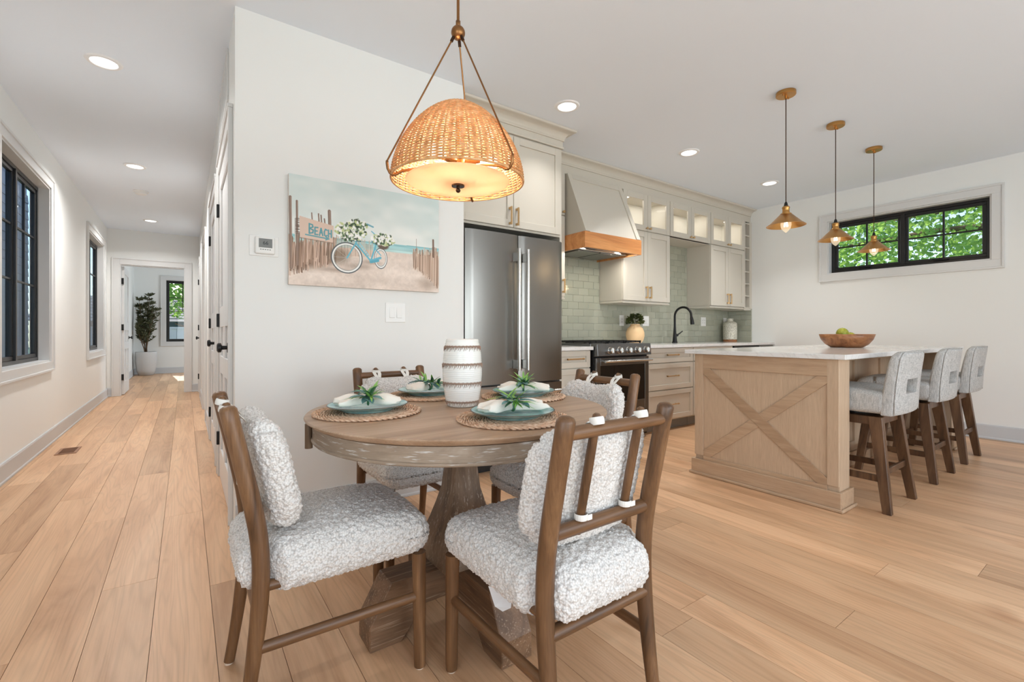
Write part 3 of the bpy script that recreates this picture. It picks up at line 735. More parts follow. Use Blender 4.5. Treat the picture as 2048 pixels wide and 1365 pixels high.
# --- upper cabinets along the back wall
UZ0, UZM, UZ1, UF = 1.385, 2.160, 2.567, 3.31
frz = thing('cornice', 'long greige frieze and crown along the kitchen ceiling', 'moulding', (4.5, 3.45, 2.572), world=True)
B().box(2.605, 3.33, 2.572, 6.428, 3.65, 2.737).build('frieze', 'cab', frz)
crown(frz, 2.605, 6.428, 3.33, 2.655)
def upper(x0, x1, label, name='wall_cabinet', tall=True):
    """double glass doors above, optionally double shaker doors below; lit inside"""
    t = thing(name, label, 'cabinet', ((x0 + x1) / 2, 3.5, UZ0 if tall else UZM), world=True)
    xm = (x0 + x1) / 2; zl = UZ0 - .012 if tall else UZM - .004
    b = B()
    b.box(x0, 3.33, zl + .012, x0 + .018, 3.652, UZ1); b.box(x1 - .018, 3.33, zl + .012, x1, 3.652, UZ1)
    b.box(x0 + .018, 3.64, zl + .012, x1 - .018, 3.652, UZ1); b.box(x0 + .018, 3.33, UZ1 - .016, x1 - .018, 3.64, UZ1)
    b.box(x0 + .018, 3.33, UZM - .008, x1 - .018, 3.64, UZM + .012); b.box(x0 + .0, 3.33, zl, x1, 3.652, zl + .014)
    b.build('carcass', 'cab', t)
    b = B(); b.box(x0 + .019, 3.632, UZM + .013, x1 - .019, 3.639, UZ1 - .017); b.box(x0 + .0185, 3.34, UZM + .013, x0 + .021, 3.632, UZ1 - .017)
    b.box(x1 - .021, 3.34, UZM + .013, x1 - .0185, 3.632, UZ1 - .017); b.build('lining', 'cab_dark', t)
    b = B(); b.box(x0 + .021, 3.45, (UZM + UZ1) / 2 - .003, x1 - .021, 3.63, (UZM + UZ1) / 2 + .003)
    glass_front(t, x0 + .004, xm - .002, UZM + .006, UZ1 - .003, UF, xm - .028, UZM + .034); glass_front(t, xm + .002, x1 - .004, UZM + .006, UZ1 - .003, UF, xm + .028, UZM + .034)
    if tall:
        door_front(t, x0 + .004, xm - .002, UZ0 + .004, UZM - .006, UF, xm - .032, UZ0 + .10, .135); door_front(t, xm + .002, x1 - .004, UZ0 + .004, UZM - .006, UF, xm + .032, UZ0 + .10, .135)
        B().box(x0 - .002, 3.318, zl - .012, x1 + .002, 3.652, zl).build('light_rail', 'cab', t, bevel=.002, seg=1)
    for xx in (x0 + (x1 - x0) * .27, x0 + (x1 - x0) * .73):
        B().cyl((xx, 3.45, UZ1 - .02), (xx, 3.45, UZ1 - .0165), .028, n=20).build('puck_light', 'lit', t)
        lamp('cabinet_glow', 'AREA', (xx, 3.45, UZ1 - .024), .5, (1, .93, .82), rot=(0, 0, 0), shape='DISK', size=.05)
    return t
upper(3.787, 4.590, 'greige wall cabinet right of the hood, lit glass doors over two solid doors')
upper(4.592, 5.421, 'short lit glass-door wall cabinet above the faucet', tall=False)
upper(5.423, 6.233, 'greige wall cabinet near the corner, lit glass doors over two solid doors')
t = thing('wall_cabinet', 'narrow greige wall cabinet between refrigerator and range hood', 'cabinet', (2.79, 3.5, UZ0), world=True)
B().box(2.607, 3.33, UZ0 - .01, 2.968, 3.652, UZ1).build('carcass', 'cab', t)
door_front(t, 2.611, 2.964, UZ0 + .004, UZM - .006, UF, 2.937, 1.485, .135)
b = B(); shaker(b, 2.611, 2.964, UZM + .004, UZ1 - .003, UF); d = b.build('door', 'cab', t, bevel=.0015, seg=1); small_knob(d, 2.937, UF, 2.19)
B().box(2.607, 3.318, UZ0 - .024, 2.97, 3.652, UZ0 - .01).build('light_rail', 'cab', t)
# wine cubby column
t = thing('wine_rack', 'narrow column of square wine cubbies by the corner wall', 'wine rack', (6.33, 3.5, UZ0), world=True)
b = B(); b.box(6.236, 3.312, UZ0 - .012, 6.256, 3.652, UZ1); b.box(6.366, 3.312, UZ0 - .012, 6.428, 3.652, UZ1); b.box(6.256, 3.64, UZ0 - .012, 6.366, 3.652, UZ1); b.build('side', 'cab', t)
for i in range(8):
    z = UZ0 - .012 + i * .1655; B().box(6.256, 3.315, z, 6.366, 3.64, z + .016).build('shelf', 'cab', t)
B().box(6.236, 3.32, UZ0 - .036, 6.428, 3.652, UZ0 - .012).build('light_rail', 'cab', t)

# --- range hood
HX0, HX1, HY, HZ0, HZ1 = 2.975, 3.762, 3.05, 1.825, 1.972
t = thing('range_hood', 'tapered greige range hood with an amber wood band', 'range hood', (3.37, 3.35, HZ0), world=True)
B().prism([(3.655, HZ1), (HY + .012, HZ1), (3.312, UZ1), (3.655, UZ1)], 'x', HX0 + .012, HX1 - .012).build('canopy', 'cab', t, bevel=.002, seg=1)
# raised frame on the sloped face
def slope(x, s, off):  # s 0 bottom..1 top
    y = (HY + .012) + (3.312 - HY - .012) * s; z = HZ1 + (UZ1 - HZ1) * s; nv = Vector((0, -(UZ1 - HZ1), (3.30 - HY))).normalized()
    return Vector((x, y, z)) + nv * off
b = B(); X0, X1 = HX0 + .012, HX1 - .012
def slab(b, xa, xb, sa, sb, o1=.012):
    c = [slope(x, s_, o) for x in (xa, xb) for s_ in (sa, sb) for o in (-.002, o1)]
    v = [b.bm.verts.new(p) for p in c]
    for q in ((0, 1, 3, 2), (4, 6, 7, 5), (0, 4, 5, 1), (2, 3, 7, 6), (0, 2, 6, 4), (1, 5, 7, 3)): b.bm.faces.new([v[i] for i in q])
slab(b, X0, X0 + .055, 0, 1); slab(b, X1 - .055, X1, 0, 1); slab(b, X0 + .055, X1 - .055, .92, 1)
b.build('face_frame', 'cab', t, bevel=.0015, seg=1)
b = B(); b.box(HX0, HY, HZ0, HX1, HY + .02, HZ1); b.box(HX0, HY + .02, HZ0, HX0 + .02, 3.652, HZ1); b.box(HX1 - .02, HY + .02, HZ0, HX1, 3.652, HZ1); b.build('wood_band', 'hoodwood', t, bevel=.0015, seg=1)
b = B(); b.box(HX0 + .02, HY + .02, HZ0 + .035, HX1 - .02, 3.652, HZ0 + .05); b.box(HX0 + .05, 3.20, HZ0 + .012, HX1 - .05, 3.60, HZ0 + .035); b.build('liner', 'steel_light', t, bevel=.003, seg=1)
for i in range(2):
    xa = HX0 + .10 + i * .30; f = B().box(xa, 3.24, HZ0 + .004, xa + .285, 3.56, HZ0 + .012).build('filter', 'steel', t)
B().box(HX0 + .2, HY + .06, HZ0 + .03, HX0 + .34, HY + .10, HZ0 + .036).build('control_strip', 'black', t)
for xx in (3.12, 3.62):
    B().cyl((xx, HY + .10, HZ0 + .03), (xx, HY + .10, HZ0 + .036), .025, n=20).build('hood_light', 'lit', t)
    lamp('hood_glow', 'AREA', (xx, HY + .12, HZ0 + .02), 2.2, (1, .93, .82), rot=(0, 0, 0), shape='DISK', size=.05)

# --- range
t = thing('range', 'stainless steel gas range with five knobs and black oven window', 'range', (3.43, 3.3, 0), world=True)
RX0, RX1 = 3.045, 3.805
B().box(RX0, 3.02, .03, RX1, 3.64, .90).build('body', 'matte_black', t)
B().prism([(3.05, .935), (2.972, .935), (2.962, .825), (3.05, .815)], 'x', RX0 + .005, RX1).build('control_panel', 'steel_dark', t, bevel=.003, seg=2)
B().box(RX0 + .002, 3.05, .90, RX1 - .002, 3.64, .937).build('cooktop', 'steel_dark', t, bevel=.003, seg=1)
for i in range(5):
    x = 3.207 + i * .1258; b = B()
    b.cyl((x, 2.968, .876), (x, 2.958, .876), .034, n=24)
    b.tube([(x, 2.958, .876), (x, 2.95, .876), (x, 2.922, .876), (x, 2.918, .876)], [.026, .029, .026, .022], 24); b.box(x - .004, 2.905, .852, x + .004, 2.92, .90)
    b.build('knob', 'steel_light', t, smooth=True)
for i in range(3):
    xa = RX0 + .02 + i * .245; b = B()
    for k in range(4): b.box(xa + .01 + k * .068, 3.07, .948, xa + .022 + k * .068, 3.60, .962)
    for k in range(3): b.box(xa, 3.08 + k * .245, .944, xa + .235, 3.094 + k * .245, .960)
    for px in (xa, xa + .223):
        for py in (3.08, 3.57): b.box(px, py, .937, px + .012, py + .014, .946)
    b.build('grate', 'iron', t)
for x in (3.16, 3.43, 3.69):
    for y in (3.2, 3.46): B().cyl((x, y, .937), (x, y, .95), .045, .038, 20).build('burner', 'iron', t, smooth=True)
b = B(); z0, z1 = .20, .808
b.box(RX0 + .012, 2.985, z0, RX0 + .065, 3.02, z1); b.box(RX1 - .07, 2.985, z0, RX1 - .012, 3.02, z1); b.box(RX0 + .065, 2.985, .735, RX1 - .07, 3.02, z1); b.box(RX0 + .065, 2.985, z0, RX1 - .07, 3.02, .385)
od = b.build('oven_door', 'steel_dark', t, bevel=.002, seg=1)
B().box(RX0 + .066, 2.990, .386, RX1 - .071, 3.015, .734).build('oven_window', 'oven_glass', od)
b = B(); b.cyl((RX0 + .07, 2.93, .776), (RX1 - .03, 2.93, .776), .0125, n=16)
for x in (RX0 + .1, RX1 - .06): b.cyl((x, 2.93, .776), (x, 2.986, .776), .011, n=12)
b.build('handle', 'steel_light', od, smooth=True)
B().box(RX0 + .012, 2.99, .055, RX1 - .012, 3.02, .192).build('drawer_front', 'steel_dark', t, bevel=.002, seg=1)

# --- base cabinets
def base(x0, x1, name, label, draws, yf=3.03):
    t = thing(name, label, 'cabinet', ((x0 + x1) / 2, 3.35, 0), world=True)
    b = B(); b.box(x0, 3.05, .11, x1, 3.65, .882); b.build('carcass', 'cab', t); B().box(x0 + .002, 3.11, .001, x1 - .002, 3.6, .109).build('toe_kick', 'toe', t)
    return t
t = base(2.606, 3.03, 'base_cabinet', 'narrow greige drawer base between refrigerator and range', 3)
for z0, z1 in ((.726, .878), (.442, .716), (.125, .432)): drawer(t, 2.612, 3.024, z0, z1, 3.03)
t = base(3.815, 4.622, 'base_cabinet', 'wide greige three-drawer base right of the range', 3)
for z0, z1 in ((.726, .878), (.442, .716), (.125, .432)): drawer(t, 3.820, 4.616, z0, z1, 3.03)
t = base(4.624, 5.434, 'sink_cabinet', 'greige sink base behind the island, under the faucet', 0)
b = B(); shaker(b, 4.63, 5.43, .726, .878, 3.03, w=.05); b.build('false_front', 'cab', t, bevel=.0015, seg=1)
door_front(t, 4.63, 5.028, .125, .716, 3.03, 5.0, .62); door_front(t, 5.032, 5.43, .125, .716, 3.03, 5.06, .62)
t = thing('dishwasher', 'stainless dishwasher with dark control strip under the counter', 'dishwasher', (5.75, 3.35, 0), world=True)
B().box(5.438, 3.05, .11, 6.045, 3.64, .88).build('body', 'steel_dark', t); B().box(5.442, 3.02, .12, 6.041, 3.05, .80).build('door', 'steel', t, bevel=.003, seg=1)
B().box(5.442, 3.015, .804, 6.041, 3.05, .878).build('control_strip', 'black', t, bevel=.003, seg=1); B().box(5.45, 3.1, .001, 6.03, 3.6, .11).build('toe_kick', 'toe', t)
t = thing('beverage_cooler', 'steel-fronted undercounter unit in the kitchen corner', 'cooler', (6.24, 3.35, 0), world=True)
B().box(6.05, 3.05, .11, 6.41, 3.64, .88).build('body', 'steel_dark', t); B().box(6.054, 3.02, .12, 6.406, 3.05, .878).build('door', 'steel', t, bevel=.003, seg=1); B().box(6.06, 3.1, .001, 6.40, 3.6, .11).build('toe_kick', 'toe', t)
# countertops
o = B().box(2.606, 3.005, .883, 3.04, 3.654, .914).build('countertop', 'quartz', None, org=(2.82, 3.3, .883), bevel=.002, seg=2); tag(o, 'short white quartz countertop between refrigerator and range', 'countertop')
o = B().box(3.81, 3.005, .883, 6.427, 3.654, .914).build('countertop', 'quartz', None, org=(5.1, 3.3, .883), bevel=.002, seg=2); tag(o, 'long white quartz countertop running from the range to the corner', 'countertop')

# --- counter objects
t = thing('faucet', 'matte black gooseneck kitchen faucet with side lever', 'faucet', (4.99, 3.53, .915))
b = B(); b.tube([(0, 0, 0), (0, 0, .012), (0, 0, .015), (0, 0, .06), (0, 0, .13), (0, 0, .2)], [.034, .034, .028, .024, .018, .014], 20)
b.build('body', 'matte_black', t, smooth=True)
pts = [(0, 0, .19), (0, 0, .33)] + [(0, -.115 + .115 * math.cos(a), .33 + .108 * math.sin(a)) for a in [i * PI / 12 for i in range(1, 12)]] + [(0, -.232, .31)]
B().tube(pts, .0135, 14).build('spout', 'matte_black', t, smooth=True)
B().tube([(0, -.232, .315), (0, -.236, .29), (0, -.244, .235), (0, -.245, .225)], [.016, .019, .024, .022], 16).build('spray_head', 'matte_black', t, smooth=True)
b = B(); b.cyl((.01, 0, .095), (.055, 0, .095), .018, .016, 16); b.tube([(.045, 0, .095), (.08, -.01, .115), (.13, -.02, .145)], [.010, .008, .007], 10); b.build('lever', 'matte_black', t, smooth=True)
def leaf_mesh(L, Wd, bend=.2, n=4, thick=0.0):
    b = B(); rows = []
    for i in range(n + 1):
        s = i / n; w = Wd / 2 * (math.sin(PI * min(1, .12 + s * .88)) ** .8 if s < 1 else 0.0); z = -bend * L * s * s
        rows.append((s * L, w, z))
    for (x0, w0, z0), (x1, w1, z1) in zip(rows, rows[1:]):
        for s in (-1, 1):
            v = [b.bm.verts.new(p) for p in ((x0, 0, z0), (x1, 0, z1), (x1, s * w1, z1 + w1 * .25), (x0, s * w0, z0 + w0 * .25))]
            b.bm.faces.new(v if s > 0 else v[::-1])
    return b
def scatter_leaves(b, pts_dirs, L, Wd, rnd, jitter=.5, bend=.3, n=2):
    """adds leaves (base, direction) to one mesh"""
    for p, d in pts_dirs:
        d = Vector(d).normalized(); l = L * rnd.uniform(.7, 1.2); w = Wd * rnd.uniform(.8, 1.2)
        a = d.cross(Vector((rnd.uniform(-1, 1), rnd.uniform(-1, 1), rnd.uniform(-1, 1)))).normalized(); u = a.cross(d)
        p = Vector(p); q = p + d * l * .5 + u * l * .06
        v = [b.bm.verts.new(c) for c in (p, q + a * w / 2, p + d * l - u * l * bend * .3, q - a * w / 2)]
        b.bm.faces.new(v)
r = random.Random(3)
t = thing('potted_herb', 'small dark green herb in a round peach ceramic pot behind the range', 'potted plant', (4.17, 3.47, .915))
B().lathe([(.045, 0), (.06, .002), (.09, .04), (.103, .09), (.101, .13), (.085, .175), (.058, .20), (.05, .212), (.055, .222), (.048, .222), (.044, .205)], 36, cap0=True, cap1=True).build('pot', 'peach', t, smooth=True)
b = B(); pd = []
for i in range(420):
    a, e = r.uniform(0, 2 * PI), r.uniform(-.1, 1.45); rr = .09 * r.uniform(.3, 1) ** .5
    p = Vector((rr * math.cos(a) * math.cos(e), rr * math.sin(a) * math.cos(e), .235 + rr * 1.15 * math.sin(e))); pd.append((p, Vector((math.cos(a), math.sin(a), r.uniform(-.3, .8)))))
scatter_leaves(b, pd, .035, .02, r); o = b.build('foliage', 'herb', t); o['kind'] = 'stuff'
b = B()
for i in range(9):
    a = i * .7; b.tube([(0, 0, .2), (.03 * math.cos(a), .03 * math.sin(a), .25), (.06 * math.cos(a), .06 * math.sin(a), .29)], .0015, 5)
b.build('stem', 'bark', t)
t = thing('canister', 'cream speckled jar with narrow neck in the counter corner', 'jar', (6.24, 3.52, .915))
B().lathe([(.088, 0), (.09, .01), (.09, .03)], 32, cap0=True, cap1=True).build('base', 'bowl', t, smooth=True)
B().lathe([(.086, .03), (.091, .035), (.091, .24), (.086, .262), (.06, .28), (.042, .287), (.04, .30), (.044, .318), (.044, .322), (.034, .322), (.032, .29)], 36, cap0=True, cap1=True).build('body', 'canister', t, smooth=True)

# outlets and switches
def plate_y(name, label, x, z, w, h, yf, kind='outlet', cat='outlet', n=1):
    t = thing(name, label, cat, (x, yf, z))
    B().box(-w / 2, -.006, -h / 2, w / 2, 0, h / 2).build('plate', 'white', t, bevel=.003, seg=2)
    for i in range(n):
        cx = (i - (n - 1) / 2) * .046
        if kind == 'switch':
            B().prism([(-.006, -.033), (-.012, -.031), (-.007, .031), (-.006, .033)], 'x', cx - .0165, cx + .0165).build('rocker', 'white', t, bevel=.001, seg=1)
        else:
            o = B().box(cx - .0165, -.009, -.033, cx + .0165, -.006, .033).build('socket', 'white', t, bevel=.002, seg=1)
            for sz in (-.016, .016):
                b = B(); b.box(cx - .007, -.0095, sz - .004, cx - .0045, -.009, sz + .005); b.box(cx + .0045, -.0095, sz - .004, cx + .007, -.009, sz + .005); b.build('slot', 'ink', o)
    return t
YT = 3.6488
plate_y('outlet_plate', 'white outlet left of the herb pot on the sage tile', 4.145, 1.182, .078, .122, YT)
plate_y('switch_plate', 'white two-gang switch plate right of the herb pot', 4.575, 1.182, .118, .122, YT, 'switch', 'light switch', 2)
plate_y('outlet_plate', 'white outlet plate on the tile right of the faucet', 5.79, 1.192, .118, .122, YT, n=2)
plate_y('outlet_plate', 'white outlet half hidden behind the corner jar', 6.33, 1.192, .078, .122, YT)
plate_y('switch_plate', 'white double rocker switch plate on the wall under the beach canvas', 1.079, 1.166, .130, .122, 2.79, 'switch', 'light switch', 2)
# thermostat
t = thing('thermostat', 'white wall thermostat with grey screen reading 66', 'thermostat', (.347, 2.79, 1.505))
B().box(-.070, -.006, -.055, .070, 0, .055).build('wall_plate', 'white', t, bevel=.004, seg=2)
B().box(-.045, -.026, -.045, .050, -.006, .047).build('body', 'white', t, bevel=.008, seg=3, smooth=True)
B().box(-.028, -.0272, -.012, .036, -.0255, .036).build('screen', 'screen', t)
text_mesh('reading', '66', .027, 'ink', t, (.004, -.0276, .012), (R(90), 0, 0))
b = B()
for i in range(5): b.box(-.022 + i * .011, -.0275, -.024, -.015 + i * .011, -.026, -.020)
b.build('button_row', 'screen', t)

# ================================================================== BEACH CANVAS (flat print, painted point by point)
def canvas():
    x0, x1, z0, z1, yf = .463, 1.364, 1.305, 1.912, 2.760
    NX, NZ = 440, 296
    u, v = np.meshgrid((np.arange(NX) + .5) / NX, (np.arange(NZ) + .5) / NZ)       # v: 0 top .. 1 bottom
    rg = np.random.RandomState(4)
    def vn(sx, sy, seed):
        g = np.random.RandomState(seed).rand(sy + 2, sx + 2); X = u * sx; Y = v * sy
        i = X.astype(int); j = Y.astype(int); fx = X - i; fy = Y - j; fx = fx * fx * (3 - 2 * fx); fy = fy * fy * (3 - 2 * fy)
        return (g[j, i] * (1 - fx) + g[j, i + 1] * fx) * (1 - fy) + (g[j + 1, i] * (1 - fx) + g[j + 1, i + 1] * fx) * fy
    def c3(*c): return np.array(c, float)
    img = np.zeros((NZ, NX, 3))
    skyt = np.clip(v / .52, 0, 1)[..., None]
    n1 = (vn(5, 7, 1) * .6 + vn(13, 16, 2) * .4)[..., None]
    img[:] = c3(214, 226, 224) * (1 - skyt) + c3(230, 235, 231) * skyt
    img += (n1 - .5) * c3(34, 22, 20)
    hz = .525 + .015 * (1 - u)
    sea = (v > hz) & (v < hz + .085)
    sd = np.clip((v - hz) / .085, 0, 1)[..., None]
    seac = c3(150, 202, 208) * (1 - sd) + c3(196, 224, 220) * sd + (vn(10, 90, 3)[..., None] - .5) * 34
    img = np.where(sea[..., None], seac, img)
    sand = v >= hz + .085
    sn = (vn(9, 12, 5) * .5 + vn(40, 36, 6) * .3 + vn(110, 80, 7) * .2)[..., None]
    sc_ = c3(228, 212, 200) + (sn - .5) * c3(44, 46, 46)
    img = np.where(sand[..., None], sc_, img)
    asp = 1.485
    def blend(mask, col, a=1.0):
        k = (np.clip(mask, 0, 1) * a)[..., None]; img[:] = img * (1 - k) + np.array(col, float) * k
    def ell(cx, cy, rx, ry, soft=.15): return np.clip((1 - np.sqrt(((u - cx) / rx) ** 2 + ((v - cy) / ry) ** 2)) / soft, 0, 1)
    def line(x0_, y0_, x1_, y1_, w, col, a=1.0):
        X, Y = (u - x0_) * asp, v - y0_; dx, dy = (x1_ - x0_) * asp, y1_ - y0_; L2 = dx * dx + dy * dy
        s = np.clip((X * dx + Y * dy) / L2, 0, 1); d = np.hypot(X - s * dx, Y - s * dy)
        blend((w - d) / .003 + .5, col, a)
    def ring(cx, cy, rx, ry, w, col, a=1.0):
        d = np.abs(np.hypot((u - cx) / rx, (v - cy) / ry) - 1) * min(rx * asp, ry); blend((w - d) / .003 + .5, col, a)
    # shadow patches on sand
    for cx, cy, rx, ry in ((.12, .80, .16, .09), (.42, .79, .12, .04), (.28, .84, .12, .03), (.90, .92, .10, .10), (.5, .74, .1, .03)): blend(ell(cx, cy, rx, ry, .9), (150, 128, 112), .55)
    # fence pickets left and right
    blend(np.clip((.285 - u) / .03, 0, 1) * np.clip((v - .60 - .02 * np.sin(u * 60)) / .05, 0, 1) * np.clip((.90 - .35 * u - v) / .05, 0, 1), (142, 116, 98), .75)
    for i in range(96):
        x = .002 + .275 * (i / 96) + rg.uniform(-.004, .004); top = .57 - .02 * i / 96 + rg.uniform(-.04, .06); bot = .87 - .12 * i / 96 + rg.uniform(-.07, .05)
        c = [(196, 166, 146), (166, 136, 116), (120, 96, 80), (216, 190, 172)][rg.randint(4)]; line(x, top, x + rg.uniform(-.012, .012), bot, rg.uniform(.0025, .0065), c, .9)
    for i in range(26):
        x = .26 + .26 * i / 26; line(x, .52 + .03 * i / 26 + rg.uniform(-.02, .02), x, .70 - .02 * i / 26, .004, [(206, 176, 152), (170, 140, 118)][rg.randint(2)], .8)
    blend(ell(.29, .70, .09, .10, .6), (108, 92, 74), .6)
    blend(np.clip((u - .80) / .03, 0, 1) * np.clip((v - .62) / .04, 0, 1) * np.clip((.72 + .22 * (u - .8) / .2 - v) / .03, 0, 1), (176, 150, 132), .8)
    for i in range(120):
        s = i / 120; x = .80 + .195 * s; top = .60 - .04 * s + rg.uniform(-.05, .05); bot = .74 + .20 * s ** 1.3 + rg.uniform(-.03, .03)
        c = [(206, 180, 160), (176, 148, 128), (132, 106, 90), (222, 200, 182)][rg.randint(4)]; line(x, top, x + rg.uniform(-.006, .006), bot, rg.uniform(.002, .0055), c, .9)
    line(.955, .36 + .08, .957, .62, .010, (128, 104, 90)); line(.825, .45, .825, .6, .002, (150, 130, 116))
    # tall posts left
    for x, top, bot, w in ((.008, .21, .85, .011), (.045, .24, .82, .009), (.13, .33, .42, .005), (.17, .33, .42, .006), (.185, .34, .42, .006), (.235, .29, .50, .014), (.205, .37, .42, .006)):
        line(x, top, x + .004, bot, w, (132, 110, 98)); line(x + .003, top, x + .006, bot, w * .3, (188, 168, 152), .7)
    for i in range(16):
        y = .40 + .14 * i / 16; line(.035, y, .075, y + rg.uniform(-.02, .02), .003, (96, 80, 72), .7)
    # sign with the word on it
    P = [(.058, .37), (.262, .425), (.256, .585), (.062, .565)]
    X, Y = u, v; ins = np.ones_like(u, bool)
    for (ax, ay), (bx, by) in zip(P, P[1:] + P[:1]): ins &= ((bx - ax) * (Y - ay) - (by - ay) * (X - ax)) > 0
    blend(ins.astype(float), (222, 198, 182)); line(.06, .57, .257, .588, .004, (150, 124, 108), .7)
    L = {'B': [((0, 0), (0, 1)), ((0, 0), (.6, .08)), ((.6, .08), (.7, .3)), ((.7, .3), (0, .48)), ((0, .48), (.75, .62)), ((.75, .62), (.7, .9)), ((.7, .9), (0, 1))],
         'E': [((0, 0), (0, 1)), ((0, 0), (.7, 0)), ((0, .5), (.55, .5)), ((0, 1), (.7, 1))], 'A': [((0, 1), (.35, 0)), ((.35, 0), (.75, 1)), ((.15, .62), (.6, .62))],
         'C': [((.7, .1), (.3, 0)), ((.3, 0), (0, .4)), ((0, .4), (.1, .85)), ((.1, .85), (.4, 1)), ((.4, 1), (.7, .85))], 'H': [((0, 0), (0, 1)), ((.7, 0), (.7, 1)), ((0, .5), (.7, .5))]}
    for k, (ch, wx, hh) in enumerate((('B', .030, .088), ('E', .024, .066), ('A', .026, .066), ('C', .024, .066), ('H', .024, .066))):
        bx = .116 + (0, .033, .060, .088, .114)[k]; by = .432 + .14 * (bx - .116) + (0 if ch == 'B' else .022)
        for (ax, ay), (cx, cy) in L[ch]: line(bx + ax * wx, by + ay * hh, bx + cx * wx, by + cy * hh, .0062, (98, 158, 168))
    line(.095, .535, .232, .553, .006, (104, 162, 172)); line(.232, .553, .215, .536, .005, (104, 162, 172)); line(.232, .553, .213, .565, .005, (104, 162, 172))
    # bicycle
    blue, dk, wh = (110, 184, 204), (70, 110, 124), (244, 244, 240)
    for cx, cy, rx, ry in ((.345, .715, .095, .142), (.568, .690, .040, .092)):
        for a in range(10): line(cx, cy, cx + rx * math.cos(a * .628), cy + ry * math.sin(a * .628), .0012, (214, 206, 198), .8)
        ring(cx, cy, rx, ry, .0085, (84, 92, 96)); ring(cx, cy, rx * .94, ry * .94, .0068, wh); ring(cx, cy, rx * .86, ry * .86, .0022, (150, 160, 162))
    line(.345, .715, .405, .555, .007, blue); line(.405, .555, .39, .52, .007, blue); line(.405, .57, .50, .725, .0085, blue); line(.425, .56, .49, .68, .005, (146, 206, 220))
    line(.50, .725, .535, .56, .008, blue); line(.53, .60, .568, .66, .005, blue); line(.50, .725, .565, .685, .012, blue); line(.37, .54, .43, .54, .007, dk); line(.50, .735, .55, .715, .012, (96, 170, 192)); line(.515, .385, .475, .365, .008, (120, 176, 192)); line(.505, .43, .53, .46, .005, blue)
    blend(ell(.53, .53, .03, .03, .4), (72, 130, 148)); blend(ell(.585, .56, .045, .045, .3), (106, 92, 80)); blend(ell(.585, .51, .085, .06, .6), (150, 134, 116), .7)
    # flowers
    def flowers(cx, cy, rx, ry, n, seed):
        rr = np.random.RandomState(seed)
        for _ in range(n):
            a, q = rr.rand() * 6.283, math.sqrt(rr.rand()); x, y = cx + rx * q * math.cos(a), cy + ry * q * math.sin(a)
            col = [(250, 250, 246), (244, 242, 236), (84, 112, 74), (252, 252, 250), (196, 206, 150), (60, 74, 56)][rr.randint(6)]
            blend(ell(x, y, rr.uniform(.006, .013), rr.uniform(.010, .020), .5), col, .95)
    flowers(.37, .455, .10, .085, 260, 1); flowers(.41, .385, .065, .05, 110, 2); flowers(.585, .500, .082, .055, 210, 3); flowers(.36, .51, .06, .04, 80, 4)
    img = np.clip(img, 0, 255) / 255
    lin = np.where(img > .04045, ((img + .055) / 1.055) ** 2.4, img / 12.92)
    # one quad per dab of paint
    xs = np.linspace(x0, x1, NX + 1) - (x0 + x1) / 2; zs = np.linspace(z1, z0, NZ + 1) - (z0 + z1) / 2
    XX, ZZ = np.meshgrid(xs, zs); verts = np.stack([XX.ravel(), np.full(XX.size, 0.0), ZZ.ravel()], 1)
    i, j = np.meshgrid(np.arange(NX), np.arange(NZ)); a = (j * (NX + 1) + i).ravel()
    faces = np.stack([a, a + NX + 1, a + NX + 2, a + 1], 1)
    me = bpy.data.meshes.new('print'); me.vertices.add(len(verts)); me.vertices.foreach_set('co', verts.ravel())
    me.loops.add(faces.size); me.loops.foreach_set('vertex_index', faces.ravel()); me.polygons.add(len(faces)); me.polygons.foreach_set('loop_start', np.arange(0, faces.size, 4)); me.update()
    at = me.color_attributes.new('paint', 'FLOAT_COLOR', 'CORNER'); col = np.ones((len(faces), 4, 4)); col[:, :, :3] = lin.reshape(-1, 1, 3); at.data.foreach_set('color', col.ravel())
    m = mat('printed_canvas', (1, 1, 1, 1), .7); n_, l_, p_ = nodes(m); an = n_.new('ShaderNodeVertexColor'); an.layer_name = 'paint'; l_.new(an.outputs[0], p_.inputs['Base Color'])
    me.materials.append(m)
    t = thing('beach_canvas', 'canvas print of a blue bicycle by a beach fence with a BEACH sign', 'wall art', ((x0 + x1) / 2, 2.79, (z0 + z1) / 2))
    o = bpy.data.objects.new('print', me); COL.objects.link(o); o.parent = t; o.location = (0, yf - 2.79 - .0006, 0)
    B().box(x0 - (x0 + x1) / 2, yf - 2.79, z0 - (z0 + z1) / 2, x1 - (x0 + x1) / 2, -.001, z1 - (z0 + z1) / 2).build('stretcher', mat('canvas_edge', S(214, 206, 198), .8), t)
canvas()
# ================================================================== DINING SET
TX, TY, TZ = .853, 1.540, .76
t = thing('dining_table', 'round oak pedestal dining table with limed grey-brown apron', 'table', (TX, TY, 0))
B().lathe([(.001, .736), (.50, .736), (.522, .738), (.530, .744), (.534, .750), (.541, .752), (.543, .756), (.540, .7595), (.536, .76), (.001, .76)], 96).build('tabletop', 'table', t, smooth=True)
B().lathe([(.505, .735), (.517, .735), (.517, .692), (.521, .690), (.521, .684), (.517, .680), (.505, .680), (.505, .735)], 96).build('apron', 'apron', t, smooth=True)
for az in (-78, 102):
    a = R(90 - az); x, y = .527 * math.cos(a), .527 * math.sin(a)
    b = B(); b.cyl((x, y, .655), (x, y, .736), .0125, n=16); b.build('leaf_latch', 'pedestal', t, smooth=True, bevel=0)
b = B()
prof = [(.20, .735), (.20, .70), (.055, .69), (.048, .62), (.047, .54), (.055, .46), (.070, .40), (.088, .34), (.108, .28), (.118, .235), (.125, .205)]
rings = [[b.bm.verts.new((sx * h, sy * h, z)) for sx, sy in ((-1, -1), (1, -1), (1, 1), (-1, 1))] for h, z in prof]
